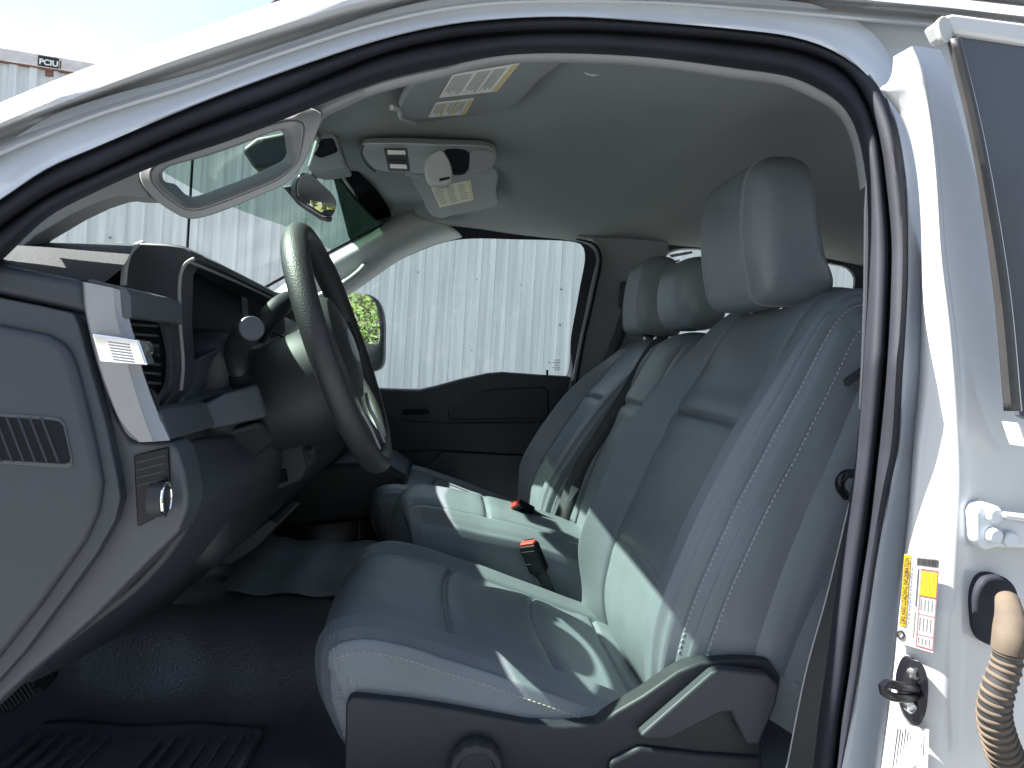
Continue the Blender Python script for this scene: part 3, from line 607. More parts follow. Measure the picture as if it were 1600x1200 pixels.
plate('latch_tongue', [(888, 776), (893, 758), (905, 764), (897, 775), (892, 783), (883, 782)], M['steel'], b2, Y=1.655, t=.003, bevel=.0005)
b3 = thing('seat_belt', Q(940, 560, 2.38), 'dark belt strap on far door pillar behind the passenger seat', 'seat belt', 'seat belts')
strap('strap', QL([(985, 470, 2.36), (965, 530, 2.35), (935, 600, 2.35), (905, 670, 2.36), (890, 720, 2.37)]), .046, M['webbing'], b3, (.9, -.3, .3))
plate('anchor_cover', [(972, 440), (988, 440), (990, 482), (975, 486), (969, 478)], M['dark2'], b3, Y=2.385, t=.03, bevel=.006)
def buckle(name, label, c, axis, side, L_, wd, th):
    root = thing(name, c, label, 'belt buckle', 'belt buckles')
    z = Vector(axis).normalized(); x = (Vector(side) - z * z.dot(Vector(side))).normalized(); y = z.cross(x); Mx = Matrix((x, y, z)).transposed()
    def at(a, b_, c_): return c + x * a + y * b_ + z * c_
    box('buckle_body', at(0, 0, -L_ / 2), (wd, th, L_), M['black'], root, Mx, .004)
    box('release_button', at(0, 0, .0012), (wd * .86, th * .72, .008), M['red'], root, Mx, .002)
    box('insert_slot', at(0, th * .34, .0045), (wd * .62, th * .16, .004), M['hole'], root, Mx, .0005)
    for k in (.18, .62): box('body_rib', at(0, -th / 2, -L_ * k) , (wd * .8, .0016, .0016), M['dark2'], root, Mx, .0004)
    strap('stalk', [at(0, 0, -L_ + .005), at(0, 0, -L_ - .03), at(0, .01, -L_ - .09)], wd * .8, M['webbing'], root, x, .004)
    return root
buckle('belt_buckle', 'red topped black buckle standing between the near and middle seats', Q(826, 850, 1.40), (-.42, -.10, .9), (.75, -.55, .25), .062, .037, .022)
buckle('belt_buckle', 'red topped black buckle lying in the gap behind the middle cushion, sunlit', Q(806, 788, 1.56), (-.78, -.30, .42), (.6, -.6, .5), .044, .030, .018)

# ------------------------------------------------------------------ dashboard
dash = thing('dashboard', W3(-.45, 1.6, -.2), 'charcoal dashboard with grey end cap, satin silver bracket and instrument hood', 'dashboard')
plate('end_cap', [(-90, 445), (0, 465), (60, 477), (113, 489), (121, 505), (143, 585), (165, 662), (184, 750), (188, 779), (179, 814), (150, 866), (112, 919), (37, 1020), (0, 1061), (-90, 1165)], M['panel'], dash, Y=.742, t=.03, bevel=.002)
ec = plate('end_cap_plateau', [(-90, 494), (0, 508), (70, 522), (100, 538), (115, 572), (133, 640), (150, 715), (157, 757), (150, 803), (130, 848), (60, 948), (-10, 1036), (-90, 1120)], M['panel'], dash, Y=.733, t=.02, bevel=.0085, seg=4)
GO = [(-70, 636), (0, 645), (83, 651), (95, 654), (101, 662), (113, 720), (112, 729), (104, 732), (0, 725), (-70, 720)]
gl = plate('side_vent', GO, M['frame'], dash, Y=.7315, t=.012, bevel=.0015)
plate('vent_opening', grow(GO, (.94, .84)), M['hole'], gl, Y=.7308, t=.004, bevel=0)
bm = bmesh.new()
for x in (-46, -28, -10, 8, 26, 44, 62):
    p = [Q(x, 652, .7295), Q(x + 9, 652, .7325), Q(x + 36, 722, .7325), Q(x + 27, 722, .7295)]; add_prism(bm, p, Vector((.001, .003, 0)))
bm_obj('vent_slats', bm, M['panel'], gl)
fr = plate('end_frame', [(100, 478), (130, 487), (136, 512), (153, 574), (176, 646), (203, 690), (262, 689), (276, 700), (287, 735), (293, 770), (292, 795), (278, 832), (240, 870), (150, 962), (95, 1012), (40, 1058), (-90, 1180), (-90, 1100)], M['frame'], dash, Y=.757, t=.05, bevel=.006)
plate('upper_pad_end', [(-90, 392), (0, 412), (30, 418), (128, 437), (136, 452), (135, 490), (112, 487), (60, 476), (-90, 443)], M['dark2'], dash, Y=.748, t=.06, bevel=.010)
# grained top pad: section across the truck, swept along the near edge of the dash
def drop(row, dY, dz): return [W3(p.x, p.y + dY, p.z - CAMZ + dz) for p in row]
p2 = QL([(-480, 400), (-150, 386), (-60, 381), (0, 379), (80, 379), (150, 379), (216, 380)], .93)
loft('top_pad', [QL([(-480, 330), (-150, 366), (-60, 392), (0, 414), (60, 424), (120, 436), (160, 444)], .757), QL([(-480, 335), (-150, 362), (-60, 384), (0, 402), (60, 411), (120, 421), (180, 430)], .775),
                 QL([(-480, 365), (-150, 368), (-60, 376), (0, 386), (70, 392), (130, 398), (200, 404)], .84), p2, drop(p2, .10, -.012), drop(p2, .35, -.06), drop(p2, 1.45, -.12)], M['pad'], dash, n=40, sub=40)
tube('pad_seam_strip', QL([(222, 380, .945), (210, 386, .915), (200, 400, .885), (195, 420, .87), (193, 446, .868)]), .0035, M['trim_light'], dash, res=24)
# satin bracket
A_ = [(129, 440), (132, 480), (140, 520), (154, 574), (176, 634), (200, 680), (217, 691)]
B_ = [(178, 450), (183, 497), (192, 530), (205, 585), (220, 634), (233, 672), (240, 690)]
C_ = [(200, 458), (203, 497), (212, 530), (226, 588), (246, 640), (260, 676), (267, 688)]
br = loft('silver_bracket', [QL(A_, .765), QL(A_, .746), QL(between(A_, B_, .06, 7), .742), QL(between(A_, B_, .97, 7), .743), QL(between(B_, C_, .06, 7), .7445), QL(between(B_, C_, .95, 7), .753), QL(C_, .80)], M['silver'], dash, n=50, ang=25)
plate('bracket_upper_arm', [(134, 438), (140, 436), (198, 451), (204, 462), (205, 497), (188, 497), (160, 470)], M['frame'], br, Y=.748, t=.14, bevel=.005)
plate('bracket_lower_arm', [(205, 640), (249, 642), (262, 676), (268, 688), (215, 691), (200, 676)], M['frame'], br, Y=.752, t=.145, bevel=.005)
bd = plate('vent_badge', [(142, 520), (217, 531), (231, 571), (155, 566)], M['chrome'], dash, Y=.734, t=.02, bevel=.0022)
bm = bmesh.new()
for k in range(7):
    y = 533 + k * 4.6; x0 = 168 + k * 1.4
    add_prism(bm, QL([(x0, y), (x0 + 32, y + 4.2), (x0 + 32.6, y + 6.4), (x0 + .6, y + 2.2)], .7325), Vector((0, .003, 0)))
bm_obj('badge_ribs', bm, M['silver'], bd)
av = plate('air_vent', [(196, 494), (244, 497), (252, 520), (258, 557), (255, 599), (246, 618), (232, 606), (214, 560)], M['hole'], dash, Y=.868, t=.03, bevel=.004)
bm = bmesh.new()
for k in range(7):
    y = 505 + k * 15; add_prism(bm, QL([(206 + k * 3.5, y, .79), (247 + k * 1.0, y + 3, .86), (247 + k * 1.0, y + 6.5, .86), (206 + k * 3.5, y + 4, .79)]), Vector((-.01, .004, 0)))
bm_obj('louvers', bm, M['frame'], av)
loft('vent_surround', [QL([(243, 494), (251, 515), (259, 557), (256, 600), (244, 622)], .855), QL([(250, 492), (259, 515), (267, 557), (263, 605), (248, 630)], .85), QL([(258, 492), (266, 515), (273, 557), (270, 610), (250, 636)], .87)], M['dark2'], av, n=30, sub=8)
tube('vent_tab', QL([(222, 546, .765), (240, 547, .785)]), [.008, .0065], M['black'], av); tube('tab_ring', QL([(223, 546, .762), (227, 546, .766)]), .0095, M['chrome'], av)
# headlamp switch panel
sp = plate('switch_panel', [(208, 712, .753), (262, 698, .753), (266, 785, .753), (259, 801, .753), (214, 824, .753)], M['black'], dash, t=.02, bevel=.002)
ax = Vector((.98, .10, .06)); kc = Q(236, 781, .738)
lathe('lamp_knob', kc, ax, [(.017, 0), (.017, .012), (.015, .014), (.004, .014)], M['dark'], sp)
bm = bmesh.new(); x_, y_, z_ = frame(ax)
add_tube(bm, [kc + z_ * .0145 + (x_ * math.cos(a) + y_ * math.sin(a)) * .0165 for a in [2 * math.pi * k / 40 for k in range(41)]], .0016, 8, False); bm_obj('knob_ring', bm, M['chrome'], sp)
plates('button_gaps', [[(214, 722 + k * 12), (258, 711 + k * 12), (258, 713 + k * 12), (214, 724 + k * 12)] for k in range(4)], M['dark2'], sp, Y=.7515, t=.002)
# knee bolster and lower dash
loft('knee_bolster', [QL([(262, 694, .80), (292, 770, .80), (288, 815, .80), (225, 902, .80), (112, 992, .80), (20, 1062, .80)]), QL([(300, 690, .86), (330, 745, .87), (310, 820, .87), (232, 905, .86), (120, 995, .85), (40, 1062, .85)]),
                      QL([(350, 684, 1.0), (378, 730, 1.02), (350, 800, 1.0), (290, 880, .98), (190, 960, .96), (110, 1030, .96)]), QL([(430, 660, 1.3), (440, 720, 1.32), (420, 790, 1.3), (370, 850, 1.28), (310, 900, 1.26), (250, 950, 1.26)])], M['dark2'], dash, n=40, sub=30, thick=.01)
plate('fuse_door', [(160, 918), (175, 893), (186, 884), (180, 905), (162, 925)], M['hole'], dash, Y=.79, t=.01, bevel=.001)
box('lower_dash', W3(-.46, 1.75, -.15), (.34, 1.5, .34), M['dark'], dash, bevel=.04)
plate('glove_shelf', [(440, 730), (600, 720), (640, 745), (610, 810), (440, 830)], M['dark'], dash, Y=2.0, t=.3, bevel=.02)
plate('parcel_tray', [(352, 866), (420, 812), (437, 818), (400, 858), (362, 882), (340, 886)], M['dark2'], dash, Y=1.42, t=.2, bevel=.004)
# instrument hood and screens
hood1 = [(224, 381), (262, 381), (288, 385), (300, 393), (302, 403), (292, 407), (278, 405), (224, 402)]
hs = [QL(hood1, .93)]
for Y, dz in ((1.05, -.002), (1.35, -.012), (1.7, -.03), (2.05, -.055)): hs.append([W3(p.x + .004 * (Y - .93), Y, p.z - CAMZ + dz) for p in hs[0]])
loft('instrument_hood', hs, M['dark2'], dash, closed_v=True, cap=True, ang=35)
tube('hood_edge_line', [h[5] + Vector((.002, 0, -.001)) for h in hs], .0022, M['trim'], dash, res=30)
plate('hood_side', [(198, 381), (222, 379), (262, 381), (288, 385), (300, 393), (302, 402), (290, 409), (281, 424), (279, 500), (284, 569), (281, 610), (262, 634), (246, 640), (232, 600), (205, 480), (196, 440)], M['dark2'], dash, Y=.925, t=.05, bevel=.014, seg=5)
tube('hood_inner_edge', QL([(304, 404), (292, 410), (283, 425), (281, 500), (286, 569), (283, 610)], .924), .0022, M['trim'], dash, res=30)
def poly(name, pts, m, parent, off=(-.01, .004, 0), bevel=.001):
    bm = bmesh.new(); add_prism(bm, QL(pts), Vector(off)); return bm_obj(name, bm, m, parent, bevel=bevel)
poly('cluster_screen', [(274, 404, .975), (376, 446, 1.36), (384, 545, 1.36), (276, 610, .975)], M['screen'], dash)
poly('cluster_cheek', [(360, 440, 1.34), (386, 448, 1.40), (390, 535, 1.40), (371, 540, 1.34)], M['trim'], dash, bevel=.003)
poly('center_screen', [(386, 450, 1.42), (446, 462, 1.85), (448, 520, 1.85), (392, 540, 1.42)], M['screen'], dash)
poly('center_screen_frame', [(382, 446, 1.44), (450, 459, 1.88), (452, 524, 1.88), (388, 548, 1.44)], M['trim'], dash, bevel=.003)
poly('cluster_lower_bezel', [(279, 575, .96), (345, 545, 1.0), (392, 556, 1.2), (402, 600, 1.1), (352, 614, 1.0), (300, 636, .96), (279, 632, .95)], M['panel'], dash, off=(-.05, .03, 0), bevel=.006)
poly('column_panel', [(300, 640, .95), (352, 614, .97), (404, 600, 1.02), (420, 652, 1.02), (327, 674, .95)], M['frame'], dash, off=(-.06, .2, 0), bevel=.008)
poly('under_column_cover', [(290, 690, .98), (412, 656, 1.05), (436, 690, 1.1), (400, 715, 1.1), (300, 745, 1.0)], M['dark'], dash, off=(-.08, .2, -.02), bevel=.012)
bc = plate('brake_controller', [(408, 712), (470, 690), (480, 730), (470, 752), (420, 772), (412, 750)], M['dark2'], dash, Y=1.30, t=.1, bevel=.006)
plate('controller_sticker', [(409, 707), (438, 702), (440, 711), (412, 717)], M['paper'], bc, Y=1.295, t=.004, bevel=0)
plate('controller_slot', [(428, 738), (446, 732), (450, 752), (430, 758)], M['hole'], bc, Y=1.296, t=.01, bevel=.002)
bm = bmesh.new()
for k in range(8): add_lathe(bm, Q(470 + random.uniform(-4, 28), 690 + random.uniform(0, 28), 1.34), (.3, -1, .2), [(.004, -.02), (.006, 0), (.005, .01), (.001, .01)], 10)
bm_obj('wiring_plugs', bm, M['black'], bc)

# ------------------------------------------------------------------ steering wheel with column
WC = W3(-.170, 1.15, .004); WN = Vector((.928, 0, .373)).normalized(); WU = Vector((-.373, 0, .928)); WR = Vector((0, 1, 0)); RR = .190
sw = thing('steering_wheel', WC, 'black steering wheel with grained rim in front of the instruments', 'steering wheel')
def wp(a, r, h=0): return WC + WR * (math.cos(a) * r) + WU * (math.sin(a) * r) + WN * h
bm = bmesh.new(); rows = []
for k in range(96):
    a = 2 * math.pi * k / 96; rad = WR * math.cos(a) + WU * math.sin(a); g = 1 + .10 * (gr(((math.degrees(a) - 45 + 180) % 360) - 180, 16) + gr(((math.degrees(a) - 135 + 180) % 360) - 180, 16))
    rows.append([wp(a, RR) + (rad * math.cos(b) * .0165 + WN * math.sin(b) * .0185) * g for b in [2 * math.pi * j / 22 for j in range(22)]])
add_grid(bm, rows, True, True); bm_obj('rim', bm, M['wheel'], sw, 80)
HC = WC - WU * .042
hub = lathe('hub_shell', HC, WN, [(.01, -.150), (.066, -.150), (.078, -.142), (.086, -.10), (.090, -.055), (.084, -.03), (.01, -.03)], M['dark'], sw, n=60)
pad = lathe('airbag_pad', WC, WN, [(.01, -.035), (.092, -.035), (.095, -.015), (.082, .008), (.05, .018), (.005, .020)], M['dark'], sw, n=60)
bm = bmesh.new(); add_lathe(bm, WC + WN * .0175, WN, [(.028, 0), (.028, .003), (.024, .004), (.001, .004)], 40)
bmesh.ops.scale(bm, verts=bm.verts, vec=(1, 1, 1)); bm_obj('oval_emblem', bm, M['silver'], pad)
def spoke(a0, w0, w1, hh):
    d = WR * math.cos(a0) + WU * math.sin(a0); s = WR * -math.sin(a0) + WU * math.cos(a0)
    pr = []
    for r, wd, h in ((.075, w0, -.018), (.12, (w0 + w1) / 2, -.014), (.155, w1, -.006), (.180, w1 * 1.1, 0)):
        c = WC + d * r + WN * h; pr.append([c - s * wd + WN * hh, c + s * wd + WN * hh, c + s * wd - WN * hh * 1.4, c - s * wd - WN * hh * 1.4])
    return loft('spoke', pr, M['dark'], sw, closed_v=True, cap=True, ang=30)
for a0, w0, w1 in ((R(8), .036, .026), (R(172), .036, .026), (R(250), .022, .014), (R(290), .022, .014)):
    spoke(a0, w0, w1, .010)
for sgn in (-1, 1):
    pth = [wp(R(270 + sgn * 14), .172, .012), wp(R(270 + sgn * 20), .14, .010), wp(R(270 + sgn * 26), .115, .006), wp(R(270 + sgn * 40), .105, .006)]
    tube('spoke_bezel', pth, .0030, M['silver'], sw, res=20)
bm = bmesh.new()
for k in range(6): add_box(bm, wp(R(8), .118, .0) + WU * (.012 - .006 * k) + WN * .002, .006, .022, .004, Matrix((WN, WR, WU)).transposed())
bm_obj('wheel_buttons', bm, M['black'], sw, bevel=.001)
tube('steering_column', [HC - WN * .14, HC - WN * .26, HC - WN * .42], [.05, .052, .05], M['dark2'], sw, n=32)
lathe('column_collar', HC - WN * .20, WN, [(.01, -.04), (.064, -.04), (.072, -.01), (.072, .045), (.01, .045)], M['dark'], sw, n=48)
st = tube('turn_signal_stalk', QL([(372, 592, 1.03), (369, 566, 1.02), (371, 542, 1.0), (380, 527, .97), (392, 514, .925)]), [.014, .0150, .0165, .0175, .0155], M['dark'], sw, res=30, n=24)
d_ = (Q(393, 513, .922) - Q(380, 527, .97)).normalized(); lathe('stalk_cap', Q(393, 513, .922), d_, [(.0158, -.004), (.0158, .001), (.0145, .0025), (.001, .003)], M['frame'], st)
tube('stalk_boot', QL([(372, 596, 1.035), (370, 580, 1.025)]), [.021, .016], M['hole'], st)
sl = tube('wiper_lever', QL([(396, 532, 1.20), (412, 506, 1.18), (432, 484, 1.20), (449, 469, 1.24)]), [.016, .0185, .0185, .016], M['dark'], sw, res=24, n=24)

# ------------------------------------------------------------------ visors, console, inside mirror
def label_lines(parent, quad, Y, rows_, m, name='print'):
    """rows of print on a label whose corners are quad = TL, TR, BR, BL (pixels with own distance)"""
    TL, TR, BR, BL = QL(quad, Y); bm = bmesh.new(); nrm = (TR - TL).cross(BL - TL).normalized()
    if nrm.dot(Vector((0, 0, CAMZ)) - TL) < 0: nrm = -nrm
    def at(u, v): return TL.lerp(TR, u).lerp(BL.lerp(BR, u), v) + nrm * .0005
    for u0, u1, v0, v1 in rows_:
        add_prism(bm, [at(u0, v0), at(u1, v0), at(u1, v1), at(u0, v1)], nrm * .0002)
    return bm_obj(name, bm, m, parent)
def quadlabel(name, quad, Y, m, parent, th=.0006):
    p = QL(quad, Y); nrm = (p[1] - p[0]).cross(p[3] - p[0]).normalized()
    if nrm.dot(Vector((0, 0, CAMZ)) - p[0]) < 0: nrm = -nrm
    bm = bmesh.new(); add_prism(bm, p, nrm * th); return bm_obj(name, bm, m, parent)
def slab3(name, pts, m, parent, up, bevel=.006, curve=0):
    p = QL(pts)
    if curve: p = catmull(p, curve, True)
    bm = bmesh.new(); add_prism(bm, p, Vector((0, 0, up))); return bm_obj(name, bm, m, parent, bevel=bevel)
def onvis(x, y, vp):       # point of the visor's lower face seen at that pixel
    a, b, c = (Q(q[0], q[1], q[2]) for q in vp); n = (b - a).cross(c - a); o = Vector((0, 0, CAMZ)); d = Q(x, y, 1) - o
    return (o + d * ((a - o).dot(n) / d.dot(n)))
def visor_marks(parent, vp, quad, paper, marks):
    p = [onvis(x, y, vp) for x, y in quad]; nrm = (p[1] - p[0]).cross(p[3] - p[0]).normalized()
    if nrm.dot(Vector((0, 0, CAMZ)) - p[0]) < 0: nrm = -nrm
    bm = bmesh.new(); add_prism(bm, [q + nrm * .0004 for q in p], nrm * .0005); lb = bm_obj('warning_label', bm, paper, parent)
    TL, TR, BR, BL = p
    def at(u, v): return TL.lerp(TR, u).lerp(BL.lerp(BR, u), v) + nrm * .0011
    for m, rects in marks:
        bm = bmesh.new()
        for u0, u1, v0, v1 in rects: add_prism(bm, [at(u0, v0), at(u1, v0), at(u1, v1), at(u0, v1)], nrm * .0002)
        bm_obj('print', bm, m, lb)
def para(u0, u1, v0, v1, n, rag=.25, fill=.55):
    out = []
    for k in range(n):
        a = lerp(u0, u1, k / n); out.append((a, a + (u1 - u0) / n * fill, v0, v1 - random.random() * rag * (v1 - v0)))
    return out
v1 = thing('sun_visor', Q(740, 140, 1.15), 'grey sun visor overhead nearest the camera, with two warning labels', 'sun visor', 'sun visors')
VP1 = [(633, 180, 1.36), (660, 112, .98), (855, 98, .96)]
vo = [(622, 168), (634, 188), (648, 196), (700, 186), (760, 180), (800, 168), (845, 126), (880, 96), (860, 84), (780, 84), (690, 96), (658, 118)]
pts = catmull([onvis(x, y, VP1) for x, y in vo], 70, True); bm = bmesh.new(); add_prism(bm, pts, Vector((0, 0, .016))); bm_obj('visor_panel', bm, M['trim'], v1, bevel=.007)
tube('pivot_rod', [onvis(612, 168, VP1), onvis(622, 170, VP1), onvis(628, 184, VP1), onvis(648, 192, VP1)], .005, M['trim_light'], v1, res=20)
visor_marks(v1, VP1, [(707, 116), (812, 98), (776, 142), (686, 152)], M['paper'], [(M['ink'], [(.04 + .028 * k, .05 + .028 * k, .06, .92 - random.random() * .25) for k in range(11)] + [(.40 + .028 * k, .41 + .028 * k, .06, .92 - random.random() * .25) for k in range(8)] + [(.66 + .028 * k, .67 + .028 * k, .06, .92 - random.random() * .25) for k in range(7)]), (M['amber'], [(.90, .985, .02, .98)])])
visor_marks(v1, VP1, [(681, 160), (741, 153), (727, 178), (669, 183)], M['paper'], [(M['ink'], [(.05 + .05 * k, .07 + .05 * k, .1, .9 - random.random() * .3) for k in range(16) if k not in (5, 6, 11)]), (M['amber'], [(.29, .34, .05, .95), (.55, .62, .05, .95), (.88, .98, .02, .98)])])
v2 = thing('sun_visor', Q(715, 310, 2.0), 'grey sun visor on the passenger side, one pale warning label', 'sun visor', 'sun visors')
VP2 = [(642, 274, 1.72), (680, 341, 2.10), (774, 318, 2.02)]
vo2 = [(638, 268), (645, 285), (660, 312), (672, 336), (684, 341), (693, 342), (700, 339), (740, 331), (774, 322), (776, 300), (770, 262), (700, 256), (650, 262)]
pts = catmull([onvis(x, y, VP2) for x, y in vo2], 70, True); bm = bmesh.new(); add_prism(bm, pts, Vector((0, 0, .016))); bm_obj('visor_panel', bm, M['trim'], v2, bevel=.006)
tube('pivot_rod', [onvis(634, 272, VP2), onvis(642, 272, VP2), onvis(656, 274, VP2)], .005, M['trim_light'], v2, res=12)
visor_marks(v2, VP2, [(673, 293), (735, 281), (740, 312), (687, 324)], mat('cream_label', (.62, .60, .44), .5), [(M['ink'], [(.06 + .30 * c_, .06 + .30 * c_ + .24 - random.random() * .08, .12 + .10 * k, .15 + .10 * k) for c_ in range(3) for k in range(8)]), (M['amber'], [(.93, .985, .02, .98)])])
oc = thing('overhead_console', Q(670, 245, 1.6), 'pale grey overhead console with map lamps and a drop-down holder', 'console')
OC = [(566, 226, 1.50), (600, 224, 1.48), (680, 226, 1.48), (770, 232, 1.50), (775, 242, 1.52), (772, 258, 1.60), (758, 266, 1.64), (700, 270, 1.66), (640, 271, 1.66), (590, 266, 1.64), (572, 250, 1.6)]
pts = catmull(QL(OC), 60, True); bm = bmesh.new(); add_prism(bm, pts, Vector((0, .03, .022))); bm_obj('console_shell', bm, M['trim_light'], oc, bevel=.006)
lp = plate('map_lamp', [(599, 231), (636, 231), (641, 265), (606, 264)], M['frame'], oc, Y=1.47, t=.02, bevel=.002)
for q4 in ([(605, 234), (633, 235), (634, 241), (606, 241)], [(609, 256), (635, 257), (636, 263), (610, 262)]): plate('lamp_lens', q4, M['lens'], lp, Y=1.465, t=.006, bevel=.001)
plates('lamp_switches', [[(606, 244), (634, 245), (635, 250), (607, 249)], [(608, 251), (635, 252), (635, 254), (608, 253)]], M['dark2'], lp, Y=1.466, t=.004)
plate('holder_recess', [(694, 234), (700, 232), (728, 234), (734, 240), (732, 262), (725, 269), (706, 269), (700, 256)], M['hole'], oc, Y=1.465, t=.02, bevel=.003, curve=30)
plate('drop_holder', [(666, 248), (674, 240), (690, 233), (700, 246), (706, 262), (705, 284), (690, 290), (672, 286), (664, 272)], M['trim_light'], oc, Y=1.45, t=.03, bevel=.008, curve=36)
plate('holder_slot', [(686, 279), (703, 276), (703, 279), (687, 283)], M['hole'], oc, Y=1.448, t=.01, bevel=0)
plate('console_door', [(736, 236), (768, 236), (774, 246), (770, 260), (735, 268), (733, 250)], M['trim'], oc, Y=1.465, t=.012, bevel=.003, curve=30)
tube('bezel_line', QL([(567, 228, 1.49), (565, 240, 1.52), (574, 258, 1.57), (586, 268, 1.6)]), .002, M['dark2'], oc, res=16)
mm = thing('sensor_housing', Q(510, 235, 1.5), 'dark sensor housing at the windscreen top above the inside mirror', 'sensor housing')
plate('housing_shell', [(503, 196), (526, 212), (532, 232), (544, 262), (500, 268), (478, 262), (490, 222)], M['trim'], mm, Y=1.50, t=.08, bevel=.008)
plate('housing_mouth', [(500, 216), (520, 214), (528, 236), (500, 246), (488, 240)], M['hole'], mm, Y=1.494, t=.02, bevel=.006)
plate('camera_pod', [(376, 232), (400, 214), (448, 204), (452, 250), (440, 258), (408, 262), (395, 262)], M['dark'], mm, Y=1.78, t=.12, bevel=.012)
rm = thing('rearview_mirror', Q(495, 305, 1.55), 'black framed rear-view mirror hanging below the sensor housing', 'mirror')
MG = [(466, 282), (474, 272), (484, 273), (500, 286), (520, 306), (525, 318), (519, 335), (510, 336), (492, 326), (466, 306)]
def mirq(x, y):
    o = Vector((0, 0, CAMZ)); d = Q(x, y, 1) - o; n = Vector((.55, -.83, -.08)); c = Q(495, 305, 1.55); return o + d * ((c - o).dot(n) / d.dot(n))
mn = Vector((.55, -.83, -.08)).normalized()
po = catmull([mirq(*p) for p in grow(MG, (1.06, 1.06))], 50, True); pi_ = catmull([mirq(*p) for p in MG], 50, True)
bm = bmesh.new(); add_prism(bm, po, mn * -.03); bm_obj('mirror_shell', bm, M['black'], rm, bevel=.006)
bm = bmesh.new(); add_prism(bm, [p + mn * .003 for p in pi_], mn * -.002); bm_obj('mirror_glass', bm, M['mirror'], rm)
plate('mirror_back', [(440, 290), (455, 288), (480, 300), (515, 334), (512, 342), (495, 338), (462, 316)], M['dark'], rm, Y=1.60, t=.05, bevel=.01)
tube('mirror_stem', QL([(500, 262, 1.58), (488, 278, 1.6), (480, 296, 1.6)]), .009, M['dark'], rm, res=10)
hk = thing('coat_button', Q(848, 132, 1.02), 'small round grey clip in the roof lining behind the near visor', 'clip')
lathe('clip_ring', W3(.185, 1.02, hz(.185, 1.02) + .003), (0, -.1, -1), [(.014, -.012), (.014, -.004), (.011, -.002), (.009, -.004), (.001, -.005)], M['trim_light'], hk)

# ------------------------------------------------------------------ passenger's outside mirror
sm = thing('side_mirror', Q(572, 515, 2.8), 'black tall towing mirror outside the passenger window, reflecting trees', 'wing mirror')
MO = [(545, 468), (549, 459), (556, 457), (582, 462), (592, 472), (599, 495), (600, 530), (597, 572), (590, 579), (578, 581), (560, 574), (546, 560)]
plate('mirror_shell', MO, M['dark'], sm, Y=2.80, t=.10, bevel=.008, curve=50)
mirc = Q(570, 500, 2.795); vd = (mirc - Vector((0, 0, CAMZ))).normalized(); tgt = Vector((.985, .17, .03)).normalized(); mnn = (tgt - vd).normalized()
def onm(x, y):
    o = Vector((0, 0, CAMZ)); d = Q(x, y, 1) - o; return o + d * ((mirc - o).dot(mnn) / d.dot(mnn))
for nm, pts in (('mirror_glass', [(548, 470), (551, 463), (557, 461), (580, 466), (589, 475), (595, 497), (595, 537), (575, 536), (556, 530), (548, 500)]), ('blind_spot_glass', [(560, 545), (574, 547), (574, 566), (568, 570), (560, 564)])):
    p = catmull([onm(*q) for q in pts], 40, True); mx_ = max(q.y for q in p) - 2.79
    bm = bmesh.new(); add_prism(bm, [q + Vector((0, -max(0, mx_) - .003, 0)) * 1.0 for q in p], mnn * -.001); bm_obj(nm, bm, M['mirror'], sm)
tube('mirror_arm', QL([(560, 560, 2.85), (530, 580, 2.75), (500, 590, 2.62)]), .02, M['dark'], sm, res=12)

# ------------------------------------------------------------------ things on the door pillar
sk_ = thing('door_striker', Q(1425, 1080, .61), 'black steel door latch striker bolted to the white pillar', 'latch striker')
plate('striker_plate', [(x, y, .624 - (x - 1408) / 43 * .020) for x, y in [(1424, 1031), (1440, 1036), (1450, 1060), (1451, 1085), (1446, 1118), (1434, 1135), (1422, 1128), (1410, 1105), (1408, 1080), (1412, 1050)]], M['black'], sk_, t=.010, bevel=.002, curve=40)
tube('striker_loop', QL([(1432, 1088, .622), (1410, 1091, .575), (1388, 1086, .562), (1378, 1076, .56), (1384, 1069, .562), (1405, 1072, .572), (1436, 1078, .620)]), .0038, M['black'], sk_, res=40)
for x, y in ((1426, 1053), (1422, 1104)): lathe('bolt', Q(x, y, .615), (0, -1, 0), [(.0052, -.002), (.0052, .003), (.0036, .004), (.0034, .002), (.0005, .002)], M['steel'], sk_, n=24)
hg = thing('pillar_hinge', Q(1560, 830, .60), 'pale painted rear door hinge with round bolts on the pillar', 'hinge')
plate('hinge_leaf', [(1524, 802), (1530, 791), (1548, 787), (1566, 793), (1572, 806), (1600, 812), (1680, 830), (1680, 862), (1600, 858), (1560, 856), (1540, 862), (1524, 846)], M['jamb'], hg, Y=.608, t=.02, bevel=.004)
plate('hinge_arm', [(1570, 803), (1680, 816), (1680, 828), (1600, 816), (1574, 812)], M['paint'], hg, Y=.596, t=.02, bevel=.002)
for x, y in ((1550, 804), (1550, 836), (1574, 841)): lathe('bolt_head', Q(x, y, .608), (0, -1, 0), [(.0072, -.002), (.0072, .005), (.0055, .0065), (.001, .0065)], M['jamb'], hg, n=24)
gb = thing('wiring_boot', Q(1570, 1010, .58), 'dusty tan ribbed wiring sleeve plugged into a black grommet', 'wiring sleeve')
plate('grommet', [(1540, 906), (1558, 901), (1578, 906), (1592, 925), (1594, 970), (1578, 1005), (1560, 1012), (1540, 1005), (1527, 985), (1526, 930)], M['rubber'], gb, Y=.606, t=.03, bevel=.004, curve=50)
